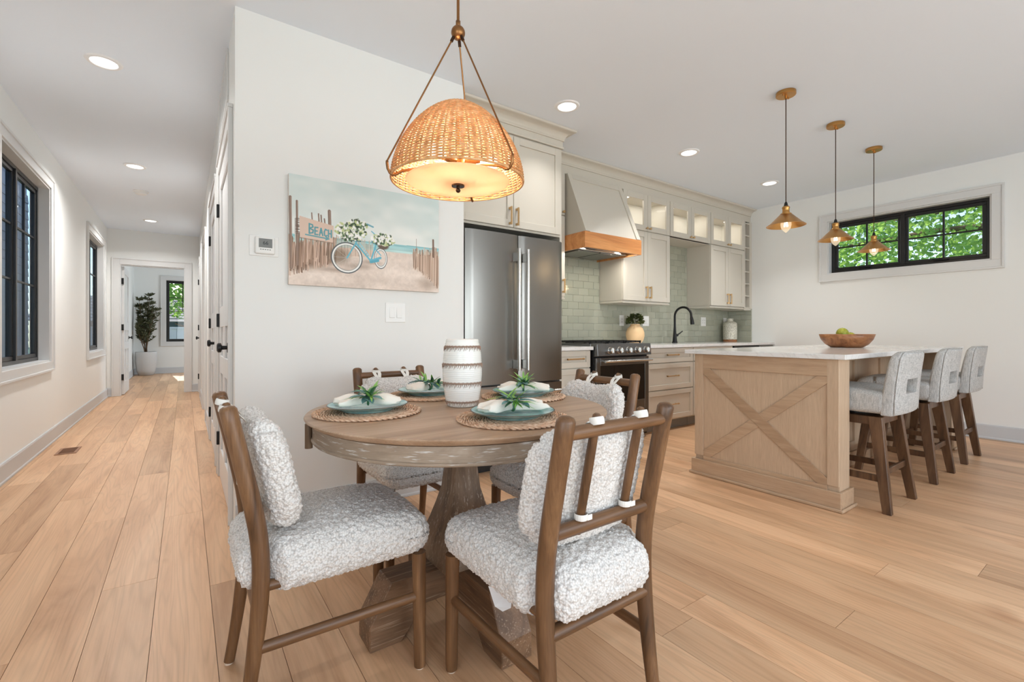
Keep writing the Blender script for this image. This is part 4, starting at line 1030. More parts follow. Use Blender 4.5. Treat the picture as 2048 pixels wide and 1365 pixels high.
for A, C in zip(rings, rings[1:]):
    for k in range(4): b.bm.faces.new((A[k], A[(k + 1) % 4], C[(k + 1) % 4], C[k]))
b.bm.faces.new(rings[0]); b.bm.faces.new(rings[-1])
b.build('pedestal', 'pedestal', t, bevel=.004, seg=2, smooth=True)
B().box(-.075, -.075, .095, .075, .075, .2055).build('hub', 'pedestal', t)
fp = [(.075, .10), (.17, .10), (.257, 0.001), (.365, 0.001), (.365, .08), (.294, .206), (.075, .206)]
for k, (ax, s) in enumerate((('y', 1), ('y', -1), ('x', 1), ('x', -1))):
    B().prism([(s * p[0], p[1]) for p in fp], ax, -.058, .058).build('foot', 'ped_foot' if ax == 'y' else 'ped_foot_y', t, bevel=.003, seg=1)

# boucle displacement texture
vt = bpy.data.textures.new('boucle', 'VORONOI'); vt.noise_scale = .0125; vt.distance_metric = 'DISTANCE'; vt.noise_intensity = 1.15
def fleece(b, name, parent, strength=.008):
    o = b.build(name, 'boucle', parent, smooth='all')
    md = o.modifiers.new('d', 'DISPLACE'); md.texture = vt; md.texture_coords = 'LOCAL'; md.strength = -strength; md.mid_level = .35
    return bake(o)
def sstep(a, b, x):
    x = max(0, min(1, (x - a) / (b - a))); return x * x * (3 - 2 * x)
def yback(z):
    k = [(0, -.257), (.135, -.234), (.33, -.211), (.467, -.207), (.572, -.222), (.70, -.250), (.855, -.284)]
    if z >= k[-1][0]: return k[-1][1]
    for (z0, y0), (z1, y1) in zip(k, k[1:]):
        if z <= z1: return y0 + (y1 - y0) * (z - z0) / (z1 - z0)
def make_chair():
    t = thing('dining_chair', None, 'chair')
    zs = [0.008] + [i * .855 / 22 for i in range(1, 22)] + [.846, .853, .857]
    for s in (-1, 1):
        rad = [(.0155 + .006 * sstep(0, .4, z) - .001 * sstep(.6, .8, z), .0175 + .006 * sstep(0, .42, z)) for z in zs]
        rad[-2] = (.0165, .0185); rad[-1] = (.008, .009)
        # smooth curve of the post
        pts = []
        for z in zs:
            y = sum(yback(max(0, min(.855, z + dz))) for dz in (-.06, -.03, 0, .03, .06)) / 5 if .06 < z < .80 else yback(z)
            pts.append((s * .175, y, z))
        B().tube(pts, rad, 16).build('rear_post', 'chair', t, smooth=True)
        B().tube([(s * .188, .226, .006), (s * .188, .226, .03), (s * .186, .224, .36)], [.017, .0185, .0215], 16).build('front_leg', 'chair', t, smooth=True)
        B().cyl((s * .188, .226, .0005), (s * .188, .226, .0065), .013, n=16).build('foot_pad', 'foot_pad', t)
        B().cyl((s * .175, yback(0), .0005), (s * .175, yback(0), .009), .012, n=16).build('foot_pad', 'foot_pad', t)
        B().tube([(s * .176, -.225, .225), (s * .187, .218, .225)], [(.0125, .0155), (.0125, .0155)], 14).build('side_stretcher', 'chair_y', t, smooth=True)
        B().tube([(s * .172, -.205, .38), (s * .180, .22, .38)], .014, 12).build('seat_rail', 'chair_y', t, smooth=True)
    B().tube([(-.175, -.212, .335), (.175, -.212, .335)], [(.020, .017)] * 2, 14).build('seat_rail', 'chair_h', t, smooth=True)
    B().tube([(-.186, .218, .38), (.186, .218, .38)], .014, 12).build('seat_rail', 'chair_h', t, smooth=True)
    B().tube([(-.172, yback(.815), .815), (.172, yback(.815), .815)], [.0165, .0165], 16).build('top_rail', 'chair_h', t, smooth=True)
    B().tube([(-.172, yback(.572), .572), (.172, yback(.572), .572)], [(.0155, .018)] * 2, 16).build('lower_rail', 'chair_h', t, smooth=True)
    for s in (-1, 1):
        B().tube([(s * .078, yback(z) + .002, z) for z in (.552, .57, .66, .76, .83, .848, .853)], [(.007, .007), (.0105, .0105), (.0115, .0115), (.0115, .0115), (.0105, .0105), (.0105, .0105), (.006, .006)], 12).build('spindle', 'chair', t, smooth=True)
        # cotton straps tying the back cushion on
        b = B(); y0 = yback(.83) - .0
        b.tube([(s * .078 + .016 * math.cos(a), yback(.838) + .016 * math.sin(a), .836 - .004 * math.sin(a)) for a in [i * PI / 8 for i in range(16)]], [(.0015, .009)] * 16, 8, closed=True)
        b.tube([(s * .078 + q * .014, y, z) for q, y, z in ((1, yback(.83) + .006, .834), (.9, yback(.82) + .022, .822), (.5, yback(.81) + .034, .806), (.2, yback(.79) + .040, .79))], [(.009, .0016)] * 4, 8)
        b.tube([(s * .078 - q * .014, y, z) for q, y, z in ((1, yback(.83) + .006, .834), (.9, yback(.82) + .022, .822), (.5, yback(.81) + .034, .806), (.2, yback(.79) + .040, .79))], [(.009, .0016)] * 4, 8)
        b.build('strap', 'strap', t, smooth=True)
        b = B(); b.tube([(s * .078 + .0155 * math.cos(a), yback(.60) + .0155 * math.sin(a), .598) for a in [i * PI / 8 for i in range(16)]], [(.0012, .0075)] * 16, 8, closed=True)
        b.box(s * .078 + .006, yback(.60) - .0165, .591, s * .078 + .021, yback(.60) - .0150, .604)
        b.build('strap', 'strap', t)
    # seat cushion
    b = B().rbox((0, 0, .42), (.43, .525, .135), .058, (108, 132, 36))
    def fs(p):
        x, y, z = p; k = 1 - .235 * sstep(-.150, -.195, y); wz = (z - .42) / .0675
        x *= k
        if z > .42: z += .022 * (1 - (x / .215) ** 2) * (1 - (y / .262) ** 2) - .012 * sstep(.12, .26, y)
        y += .012 * (1 - (x / .215) ** 2) * sstep(.1, .26, y)
        return Vector((x, y, z))
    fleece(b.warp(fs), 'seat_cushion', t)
    b = B().rbox((0, 0, 0), (.392, .084, .315), .040, (100, 22, 80))
    def fb(p):
        x, y, z = p
        # softer big corners and a dip in the middle of the top edge
        rc = .095; cx, cz = .196 - rc, .1575 - rc
        if abs(x) > cx and abs(z) > cz:
            d = Vector((abs(x) - cx, abs(z) - cz)); m_ = max(d.x, d.y); d = d.normalized() * m_
            x = math.copysign(cx + d.x, x); z = math.copysign(cz + d.y, z)
        ed = max(abs(x) / .196, abs(z) / .1575); y *= 1.02 - .16 * ed ** 4
        if z > 0: z -= .020 * math.exp(-(x / .09) ** 2) * (z / .1575)
        y += .028 * (x / .196) ** 2
        zz = .660 + z
        return Vector((x, yback(zz) + .058 + y, zz))
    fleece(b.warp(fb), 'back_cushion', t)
    return t
ch = make_chair()
spots = [((.370, 1.525), -90, 'boucle dining chair at the left, nearest the hallway, seen from the side'),
         ((.857, 1.040), 0, 'boucle dining chair in the foreground with its back turned to the camera'),
         ((.910, 2.155), 180, 'boucle dining chair between the table and the wall with the beach canvas'),
         ((1.360, 1.540), 90, 'boucle dining chair on the far right of the table, in front of the range')]
chairs = []
for i, ((x, y), a, lb) in enumerate(spots):
    o = ch if i == 0 else copy_tree(ch)
    o.location = (x, y, 0); o.rotation_euler = (0, 0, R(a)); o['label'] = lb; o['group'] = 'boucle chairs around the round table'; chairs.append(o)
# paper tag hanging under the foreground chair
b = B(); v = [b.bm.verts.new(p) for p in ((-.13, .02, .352), (-.065, -.01, .352), (-.082, -.018, .295), (-.10, -.005, .285), (-.118, .006, .300))]; b.bm.faces.new(v)
o = b.build('care_tag', 'tag', chairs[1]); o['label'] = 'white paper tag hanging under the seat'; o.location = (-.055, .0, .0)
sd = o.modifiers.new('s', 'SOLIDIFY'); sd.thickness = .0008

# --- place settings
def placemat_mesh():
    b = B(); r = random.Random(2)
    rr = .016
    while rr < .172:
        n = max(20, int(rr * 700)); k = max(5, int(rr * 150)); ph = r.uniform(0, 6)
        for q in (0, PI):
            pts = [((rr + .0045 * math.sin(k * a + ph + q)) * math.cos(a), (rr + .0045 * math.sin(k * a + ph + q)) * math.sin(a), .0048 + .0022 * math.cos(k * a + ph + q)) for a in [i * 2 * PI / n for i in range(n)]]
            b.tube(pts, .0026, 5, closed=True)
        rr += .0098
    n = 180
    for q in (0, PI):
        pts = [((.176 + .0055 * math.sin(30 * a + q)) * math.cos(a), (.176 + .0055 * math.sin(30 * a + q)) * math.sin(a), .005 + .0024 * math.cos(30 * a + q)) for a in [i * 2 * PI / n for i in range(n)]]
        b.tube(pts, .0032, 5, closed=True)
    return b
def plate_mesh():
    return B().lathe([(.001, .004), (.075, .004), (.078, 0), (.086, 0), (.090, .004), (.108, .012), (.134, .0185), (.1365, .0205), (.1345, .0222), (.128, .0210), (.108, .0165), (.092, .0095), (.084, .0078), (.001, .0075)], 64)
def napkin_lobe(seed, s):
    r = random.Random(seed); ph = [r.uniform(0, 6) for _ in range(4)]; N, K = 26, 40
    def f(i, j):
        a = j * 2 * PI; x = .004 + .100 * i
        w = .012 + .030 * sstep(0, .8, i); h = .012 + .013 * sstep(0, .4, i) - .015 * sstep(.5, 1, i)
        c = math.cos(a); sn = math.sin(a)
        fold = .0042 * math.sin(5 * c + ph[0] + i * 2) * (.3 + i) * (1 if sn > 0 else .35) + .0025 * math.sin(9 * c + ph[1]) * i
        z = h * (abs(sn) ** .7) * (1 if sn > 0 else -1) + fold
        xx = x + (.010 * math.sin(3 * c + ph[2]) + .004 * math.sin(8 * c + ph[3])) * i
        if i > .999: z *= .06
        return Vector((s * xx, w * c + .006 * math.sin(i * 5 + ph[2]), max(-.008 - .001 * i, z)))
    b = B(); b.grid(f, N, K, wrap=True)
    b.bm.verts.ensure_lookup_table(); return b
def setting(x, y, rz, lab, first=None, k=0):
    pm = first['mat'].copy() if first else placemat_mesh().build('placemat', 'mat', None, smooth='all')
    if first: COL.objects.link(pm)
    tag(pm, 'round woven placemat ' + lab, 'placemat', 'woven placemats'); pm.location = (x, y, TZ + .0003); pm.rotation_euler = (0, 0, rz * 1.3)
    pl = first['plate'].copy() if first else plate_mesh().build('plate', 'plate', None, smooth=True)
    if first: COL.objects.link(pl)
    else:
        rim = B().lathe([(.1352, .0200), (.1372, .0206), (.1352, .0226), (.1332, .0220), (.1352, .0200)], 64).build('rim', mat('dark_rim', S(84, 72, 62), .4), pl, smooth=True)
    if first:
        for c in first['plate'].children: cc = c.copy(); COL.objects.link(cc); cc.parent = pl
    dx, dy = (-.012, 0)
    tag(pl, 'aqua glazed dinner plate ' + lab, 'plate', 'aqua plates'); pl.location = (x, y, TZ + .0105)
    nk = thing('napkin', 'cream linen napkin pulled through a leafy ring ' + lab, 'napkin', (x, y, TZ + .0105 + .0285), rz, 'cream napkins')
    for s in (-1, 1): 
        o = napkin_lobe(k * 7 + s + 3, s).build('napkin_fold', 'linen', nk, smooth='all')
    nr = thing('napkin_ring', 'green succulent-leaf napkin ring ' + lab, 'napkin ring', (x, y, TZ + .0105 + .031), rz, 'leafy napkin rings')
    B().tube([(0, .020 * math.cos(a), .004 + .017 * math.sin(a)) for a in [i * PI / 10 for i in range(20)]], [(.004, .004)] * 20, 8, closed=True).build('ring', 'leafm', nr, smooth='all')
    r = random.Random(k + 11)
    for i in range(44):
        big = i % 5 == 0
        a = i * 2.4; side = 1 if i % 2 else -1
        e = r.uniform(0, .95) if not big else r.uniform(0, .45)
        # sprigs run across the napkin on a diagonal
        base = Vector((r.uniform(-.014, .014), side * r.uniform(0, .055), .024 - .012 * r.random()))
        d = Vector((math.cos(a) * .6, side * r.uniform(.25, 1) + math.sin(a) * .35, 0)).normalized() * math.cos(e) + Vector((0, 0, math.sin(e)))
        key = 'big' if big else ('long' if i % 3 else 'mid')
        me = LEAF[key]
        o = bpy.data.objects.new('leaf', me); COL.objects.link(o); o.parent = nr; o.location = base
        o.rotation_euler = d.to_track_quat('X', 'Z').to_euler(); sc_ = r.uniform(.8, 1.15); o.scale = (sc_, sc_, sc_)
    return {'mat': pm, 'plate': pl}
LEAF = {}
for key, L_, W_, mm in (('big', .062, .032, 'leafb'), ('long', .068, .0095, 'leafg'), ('mid', .054, .014, 'leafm')):
    o = leaf_mesh(L_, W_, .25, 5).build('leaf', mm, None, smooth='all'); LEAF[key] = o.data; bpy.data.objects.remove(o)
st = setting(.525, 1.615, R(-18), 'at the left end of the table')
setting(.868, 1.222, R(-16), 'nearest the camera', st, 1)
setting(.885, 1.885, R(10), 'partly hidden behind the striped vase', st, 2)
setting(1.205, 1.615, R(-36), 'on the far right of the table', st, 3)

# --- striped vase
t = thing('vase', 'white glazed barrel vase with brown textured bands', 'vase', (.871, 1.560, TZ))
prof = [(.052, 0), (.057, .002), (.062, .012), (.0705, .06), (.0755, .12), (.0755, .15), (.072, .20), (.066, .235), (.0635, .244), (.0635, .254), (.061, .256), (.057, .254), (.057, .22)]
def vr(z):
    for (r0, z0), (r1, z1) in zip(prof[:10], prof[1:10]):
        if z0 <= z <= z1: return r0 + (r1 - r0) * (z - z0) / (z1 - z0 + 1e-9)
    return .06
b = B(); P_ = [(.052, 0), (.057, .002)]
P_ += [(vr(z) + .0007 * math.sin(z * 900), z) for z in [.004 + i * .0026 for i in range(93)]] + [(.0635, .250), (.0615, .256), (.0585, .256), (.057, .250), (.057, .16), (.001, .16)]
b.lathe(P_, 64, cap0=True); b.build('body', 'vase', t, smooth='all')
for zc in (.020, .091, .162, .228):
    b = B(); n = 96
    def f(i, j):
        a = j * 2 * PI; dz = (i - .5) * .0075; rr = vr(zc + dz) + .0012 * math.sin(i * PI) + .0003
        return Vector((rr * math.cos(a), rr * math.sin(a), zc + dz + .0008 * math.sin(a * 30)))
    b.grid(f, 4, n, wrap=True)
    for k in range(64):
        a = k * 2 * PI / 64; z1 = zc - .004; z0 = z1 - .011 - .004 * math.sin(k * 2.3); rr0, rr1 = vr(z1) + .001, vr(z0) + .0008
        b.tube([(rr1 * math.cos(a - .05), rr1 * math.sin(a - .05), z0), (rr0 * math.cos(a + .03), rr0 * math.sin(a + .03), z1 + .003)], [.0003, .0021], 5)
    b.build('band', 'vaseband', t, smooth='all')

# --- rattan dome pendant
LX, LY = .846, 1.548
t = thing('rattan_pendant', 'large woven rattan dome pendant hanging over the dining table', 'pendant light', (LX, LY, CH))
zt, zb = 1.912 - CH, 1.612 - CH
B().lathe([(.001, 0), (.062, 0), (.062, -.016), (.055, -.022), (.012, -.024), (.001, -.024)], 32).build('canopy', 'bronze', t, smooth=True)
B().cyl((0, 0, -.02), (0, 0, 2.20 - CH), .0055, n=14).build('stem', 'bronze', t, smooth=True)
b = B(); b.cyl((0, 0, 2.197 - CH), (0, 0, 2.222 - CH), .009, n=14); b.sphere((0, 0, 2.178 - CH), .0265, 24, 16); b.build('ball', 'bronze', t, smooth='all')
fwd = math.atan2(.816, .578)
def sr(s):   # dome radius for height fraction s (0 rim .. 1 top)
    return .245 * (max(0, 1 - s ** 1.8)) ** .62
for az in (-112, 128, 8):
    a = fwd - R(az); ux, uy = math.cos(a), math.sin(a); p0 = (ux * .018, uy * .018, 2.158 - CH)
    b = B(); b.cyl(p0, (ux * .026, uy * .026, 2.140 - CH), .006, n=10); b.build('ferrule', 'darkbronze', t)
    e = (ux * .262, uy * .262, 1.656 - CH)
    B().tube([(ux * .024, uy * .024, 2.145 - CH), e], .0032, 10).build('rod', 'bronze', t, smooth=True)
    hook = [e] + [(ux * (.262 - .022 + .022 * math.cos(q)), uy * (.262 - .022 + .022 * math.cos(q)), 1.648 - CH - .04 * math.sin(q)) for q in [0, .5, 1.0, 1.5, 2.0]] + [(ux * .21, uy * .21, 1.626 - CH), (ux * .12, uy * .12, 1.652 - CH), (ux * .03, uy * .03, 1.662 - CH)]
    B().tube(hook, .0052, 10).build('hook_arm', 'bronze', t, smooth='all')
# woven shell: every reed runs round the dome in front of and behind the upright canes
NR, NS, NA = 62, 36, 252
b = B()
for i in range(NR):
    s = .985 * i / (NR - 1); s = .012 + s; r0 = sr(s); z = zb + (zt - zb) * s
    if r0 < .012: continue
    na = NA if r0 > .09 else 120
    pts = [((r0 + .0042 * math.cos(NS / 2 * a + (i % 2) * PI)) * math.cos(a), (r0 + .0042 * math.cos(NS / 2 * a + (i % 2) * PI)) * math.sin(a), z) for a in [k * 2 * PI / na for k in range(na)]]
    b.tube(pts, [(.0021, .0027)] * na, 5, closed=True)
o = b.build('woven_reed', 'rattan', t, smooth='all'); o['kind'] = 'stuff'
b = B()
for k in range(NS):
    a = 2 * PI * (k + .0) / NS; pts = []
    for i in range(15):
        s = i / 14 * .98; r0 = sr(s); pts.append((r0 * math.cos(a), r0 * math.sin(a), zb + (zt - zb) * s))
    if k % 2 and False: continue
    b.tube(pts, [(.0034, .0034)] * 15, 6)
o = b.build('cane', 'rattan', t, smooth='all'); o['kind'] = 'stuff'
B().tube([(.247 * math.cos(a), .247 * math.sin(a), zb) for a in [k * 2 * PI / 96 for k in range(96)]], .0042, 8, closed=True).build('rim', 'rattan', t, smooth='all')
B().lathe([(.001, -.0), (.1, .001), (.192, .010), (.196, .014), (.192, .017), (.1, .008), (.001, .006)], 72, c=(0, 0, 1.600 - CH)).build('diffuser', 'diffuser', t, smooth=True)
b = B(); b.cyl((0, 0, 1.600 - CH), (0, 0, 1.594 - CH), .024, n=24); b.cyl((0, 0, 1.594 - CH), (0, 0, 1.584 - CH), .006, n=12); b.sphere((0, 0, 1.580 - CH), .009, 16, 10); b.build('finial', 'darkbronze', t, smooth=True)
b = B(); b.cyl((0, 0, 1.612 - CH), (0, 0, 1.90 - CH), .006, n=10); b.cyl((0, 0, 1.668 - CH), (0, 0, 1.704 - CH), .032, n=24)
for k in range(3):
    a = fwd + PI / 2 + k * 2 * PI / 3 + PI; b.cyl((.025 * math.cos(a), .025 * math.sin(a), 1.686 - CH), (.085 * math.cos(a), .085 * math.sin(a), 1.686 - CH), .017, n=16)
b.build('socket_cluster', 'bronze', t, smooth=True)
for k in range(3):
    a = fwd + PI / 2 + k * 2 * PI / 3 + PI; c = Vector((math.cos(a), math.sin(a), 0))
    b = B(); b.tube([c * .085 + Vector((0, 0, 1.686 - CH)), c * .10 + Vector((0, 0, 1.686 - CH)), c * .125 + Vector((0, 0, 1.686 - CH)), c * .145 + Vector((0, 0, 1.686 - CH)), c * .153 + Vector((0, 0, 1.686 - CH))], [.012, .016, .024, .020, .008], 16)
    b.build('bulb', 'lampbulb', t, smooth='all')
    lamp('bulb_light', 'POINT', (LX + c.x * .10, LY + c.y * .10, 1.735), 3.0, (1, .84, .62), shadow_soft_size=.03)
lamp('diffuser_light', 'POINT', (LX, LY, 1.76), 5.0, (1, .88, .70), shadow_soft_size=.05)
# ================================================================== ISLAND
t = thing('kitchen_island', 'oak kitchen island with an X-braced end panel and overhanging seating side', 'kitchen island', (4.33, 1.57, 0), world=True)
IX0, IX1 = 3.10, 5.73
def end_panel(x, s):
    """face at x, outward direction s (-1: toward -x); panel body spans y 1.09..2.02"""
    xo = lambda d: x + s * d
    def bx(b, d0, d1, y0, y1, z0, z1): a, c = sorted((xo(d0), xo(d1))); b.box(a, y0, z0, c, y1, z1)
    b = B(); bx(b, -.16, -.014, 1.093, 2.021, .001, .882); b.build('end_post', 'isl_v', t, bevel=.002, seg=1)
    b = B(); bx(b, -.014, -.011, 1.10, 2.015, .10, .88); b.build('inner_panel', 'isl_v', t)
    for y0, y1 in ((1.093, 1.153), (1.954, 2.021)):
        b = B(); bx(b, -.010, 0, y0, y1, .14, .882); b.build('stile', 'isl_v', t, bevel=.001, seg=1)
    for z0, z1 in ((.782, .882), (.08, .135)):
        b = B(); bx(b, -.010, 0, 1.153, 1.954, z0, z1); b.build('rail', 'isl_h', t, bevel=.001, seg=1)
    # X brace
    ya, yb, za, zb = 1.153, 1.954, .135, .782; w = .033
    def brace(p, q, d1, name='brace'):
        a = Vector((0, p[0], p[1])); c = Vector((0, q[0], q[1])); d = (c - a).normalized(); nn = Vector((0, -d.z, d.y)) * w
        poly = [a + nn - d * .0, c + nn, c - nn, a - nn]
        # clip to the frame
        def clip(poly, ax, lim, sg):
            out = []
            for i in range(len(poly)):
                A, C = poly[i], poly[(i + 1) % len(poly)]; ia, ic = (A[ax] - lim) * sg >= -1e-9, (C[ax] - lim) * sg >= -1e-9
                if ia: out.append(A)
                if ia != ic: k = (lim - A[ax]) / (C[ax] - A[ax]); out.append(A + (C - A) * k)
            return out
        poly = [a + nn - d * .1, c + nn + d * .1, c - nn + d * .1, a - nn - d * .1]
        for ax, lim, sg in ((1, ya, 1), (1, yb, -1), (2, za, 1), (2, zb, -1)): poly = clip(poly, ax, lim, sg)
        b = B(); b.prism([(v.y, v.z) for v in poly], 'x', *sorted((xo(-.010), xo(d1)))); return b
    b = brace((yb, zb), (ya, za), -.0005); 
    o = b.build('brace', 'isl_x', t, bevel=.0008, seg=1)
    for p, q in (((ya, zb), ((ya + yb) / 2 - .02, (za + zb) / 2 + .012)), (((ya + yb) / 2 + .02, (za + zb) / 2 - .012), (yb, za))):
        pass
    b = brace((ya, zb), (yb, za), -.0028); b.build('brace', 'isl_h', t, bevel=.0008, seg=1)
    # plinth and shoe
    b = B(); bx(b, 0, .018, 1.075, 2.038, .001, .112); bx(b, -.178, 0, 1.075, 1.093, .001, .112); bx(b, -.178, 0, 2.021, 2.038, .001, .112)
    b.build('plinth', 'isl_h', t, bevel=.004, seg=2)
    b = B(); bx(b, .018, .032, 1.061, 2.052, .001, .02); bx(b, -.19, .018, 1.061, 1.075, .001, .02); bx(b, -.19, .018, 2.038, 2.052, .001, .02)
    b.build('shoe', 'isl_h', t, bevel=.006, seg=3)
end_panel(IX0, -1); end_panel(IX1, 1)
B().box(3.26, 1.44, .001, 5.57, 2.02, .882).build('body', 'isl_v', t)
for i in range(4):
    xa = 3.262 + i * .577; b = B()
    b.box(xa, 1.425, .10, xa + .06, 1.44, .88); b.box(xa + .515, 1.425, .10, xa + .575, 1.44, .88); b.box(xa + .06, 1.425, .82, xa + .515, 1.44, .88); b.box(xa + .06, 1.425, .10, xa + .515, 1.44, .18)
    b.build('back_panel', 'isl_v', t, bevel=.001, seg=1)
    b = B(); shaker(b, xa + .003, xa + .572, .12, .87, 2.021, w=.06)
    b.warp(lambda p: Vector((p.x, 2.021 + (2.041 - p.y) , p.z))); b.build('door', 'isl_v', t)
b = B(); b.box(3.28, 1.408, .001, 5.55, 1.425, .11); b.build('plinth', 'isl_x', t, bevel=.003, seg=1)
b = B(); b.box(3.07, 1.05, .884, 5.765, 2.086, .914); b.build('countertop', 'quartz', t, bevel=.003, seg=2)
t.children[-1]['label'] = 'white veined quartz slab'

# --- bowl with artichokes
t = thing('wooden_bowl', 'wide acacia wood bowl on the island', 'bowl', (4.66, 1.585, .9145))
B().lathe([(.10, 0), (.115, .001), (.155, .028), (.185, .068), (.20, .112), (.195, .114), (.178, .070), (.148, .035), (.10, .014), (.001, .012)], 48, cap0=True).build('shell', 'bowl', t, smooth='all')
def artichoke(x, y, z, label, s=1):
    t = thing('artichoke', label, 'artichoke', (4.66 + x, 1.585 + y, .9145 + z), group='greens in the wooden bowl')
    b = B(); b.sphere((0, 0, .04 * s), (.036 * s, .036 * s, .038 * s), 16, 10); b.build('heart', 'artichoke', t, smooth='all')
    b = B(); r = random.Random(int(x * 1000) + 5)
    for ring in range(5):
        for k in range(9):
            a = (k + ring * .5) * 2 * PI / 9; e = -.6 + ring * .42; c = Vector((math.cos(a) * math.cos(e), math.sin(a) * math.cos(e), math.sin(e)))
            up = Vector((-math.cos(a) * math.sin(e), -math.sin(a) * math.sin(e), math.cos(e))); sd = c.cross(up)
            p = Vector((0, 0, .04 * s)) + c * .038 * s
            v = [b.bm.verts.new(q) for q in (p - up * .012 * s - sd * .014 * s, p - up * .012 * s + sd * .014 * s, p + up * .010 * s + sd * .013 * s + c * .004, p + up * .026 * s + c * .001, p + up * .010 * s - sd * .013 * s + c * .004)]
            b.bm.faces.new(v)
    b.build('bract', 'artichoke' if s > .9 else 'leafg', t)['kind'] = 'stuff'
artichoke(-.03, .02, .078, 'yellow-green artichoke heaped highest in the wooden bowl', 1.05)
artichoke(.055, -.01, .048, 'green artichoke low on the right in the wooden bowl', .95)
artichoke(-.085, -.02, .046, 'small dark green artichoke on the left in the wooden bowl', .85)

# --- counter stools
def make_stool():
    t = thing('counter_stool', None, 'stool')
    # local: front +y (towards the island), origin at floor under the seat centre; rear legs y=-.225, front y=.215
    for sx in (-1, 1):
        for sy, yt, yb in ((-1, -.150, -.222), (1, .150, .215)):
            top = Vector((sx * .165, yt, .545)); bot = Vector((sx * .222, yb, .001)); b = B()
            rings = []
            for p, hx, hy in ((bot, .0165, .022), (top, .023, .034)):
                rings.append([b.bm.verts.new((p.x + a * hx, p.y + c * hy, p.z)) for a, c in ((-1, -1), (1, -1), (1, 1), (-1, 1))])
            for k in range(4): b.bm.faces.new((rings[0][k], rings[0][(k + 1) % 4], rings[1][(k + 1) % 4], rings[1][k]))
            b.bm.faces.new(rings[0]); b.bm.faces.new(rings[1]); b.build('leg', 'stoolwood', t, bevel=.0025, seg=1)
    def at(z, k0, k1): return k0 + (k1 - k0) * z / .545
    for sx in (-1, 1):
        z = .19; x = sx * at(z, .222, .165); b = B(); b.box(x - .009, at(z, -.222, -.15) + .01, z - .019, x + .009, at(z, .215, .15) - .01, z + .019); b.build('foot_rail', 'stoolwood', t, bevel=.002, seg=1)
    for z, sy in ((.155, 1), (.225, -1)):
        y = at(z, .215 * sy if sy > 0 else -.222, .15 * sy); xx = at(z, .222, .165) - .01; b = B(); b.box(-xx, y - .009, z - .018, xx, y + .009, z + .018); b.build('foot_rail', 'stoolwood', t, bevel=.002, seg=1)
    b = B(); b.box(-.185, -.17, .495, .185, .17, .545); b.build('apron', 'stoolwood', t, bevel=.003, seg=1)
    B().cyl((0, 0, .545), (0, 0, .566), .10, n=28).build('swivel', 'black', t)
    b = B().rbox((0, .02, .637), (.452, .47, .142), .032, (24, 24, 10))
    def fs(p):
        x, y, z = p
        if z > .66: z += -.012 * sstep(0, -.2, y) + .012 * (1 - (x / .226) ** 2) * (1 - ((y - .02) / .235) ** 2) - .02 * sstep(.16, .26, y)
        if y > .12: y -= .03 * (x / .226) ** 2
        return Vector((x, y, z))
    b.warp(fs).build('seat', 'greylinen', t, smooth='all')
    # back with a rectangular window
    xs = [-.225, -.222, -.205, -.17, -.115, -.10, -.06, 0, .06, .10, .115, .17, .205, .222, .225]; zs = [.563, .568, .60, .64, .676, .686, .73, .77, .781, .83, .87, .90, .918, .929, .932]
    b = B(); hole = lambda i, k: (4 < i + .5 < 10 and xs[i] >= -.101 and xs[i + 1] <= .101 and zs[k] >= .685 and zs[k + 1] <= .775)
    def pos(x, z, f):
        s = (z - .563) / .369; w = 1 - .03 * s
        # round the two top corners
        xx, zz = x * w, z
        cx, cz, rr = .17, .877, .055
        if abs(x) > cx and z > cz:
            d = Vector((abs(x) - cx, z - cz)); m_ = max(d.x, d.y); 
            if d.length > 0: d2 = d.normalized() * m_; xx = math.copysign(cx + d2.x, x) * w; zz = cz + d2.y
        yc = -.2325 - .045 * s ** 1.6 + .018 * (x / .225) ** 2
        edge = min(.225 - abs(x), .932 - z, z - .563); t_ = .040 - .016 * (1 - min(1, max(0, edge) / .02)) ** 2 - .012 * s
        return (xx, yc + (t_ if f else -t_), zz)
    V = {}
    def vv(i, k, f):
        if (i, k, f) not in V: V[(i, k, f)] = b.bm.verts.new(pos(xs[i], zs[k], f))
        return V[(i, k, f)]
    cells = {(i, k) for i in range(len(xs) - 1) for k in range(len(zs) - 1) if not hole(i, k)}
    for i, k in cells:
        for f in (0, 1):
            q = [vv(i, k, f), vv(i + 1, k, f), vv(i + 1, k + 1, f), vv(i, k + 1, f)]; b.bm.faces.new(q)
        for (di, dk), (a, c) in (((-1, 0), ((i, k), (i, k + 1))), ((1, 0), ((i + 1, k), (i + 1, k + 1))), ((0, -1), ((i, k), (i + 1, k))), ((0, 1), ((i, k + 1), (i + 1, k + 1)))):
            if (i + di, k + dk) not in cells: b.bm.faces.new([vv(*a, 0), vv(*c, 0), vv(*c, 1), vv(*a, 1)])
    b.build('backrest', 'greylinen', t, smooth=True, bevel=.004, seg=2)
    # piping along the outer rear edge
    pts = []
    for x, z in [(-.222, .57), (-.222, .65), (-.222, .75), (-.222, .87)] + [(-.17 - .052 * math.cos(a), .877 + .052 * math.sin(a)) for a in (.4, .8, 1.2)] + [(-.15, .929), (0, .929), (.15, .929)] + [(.17 + .052 * math.cos(a), .877 + .052 * math.sin(a)) for a in (1.2, .8, .4)] + [(.222, .87), (.222, .75), (.222, .65), (.222, .57)]:
        s = (z - .563) / .369; pts.append((x * (1 - .03 * s) * .985, -.2325 - .045 * s ** 1.6 + .018 * (x / .225) ** 2 - .0385 + .012 * s + .003, z))
    B().tube(pts, .0028, 6).build('piping', 'greylinen', t, smooth='all')
    return t
s0 = make_stool()
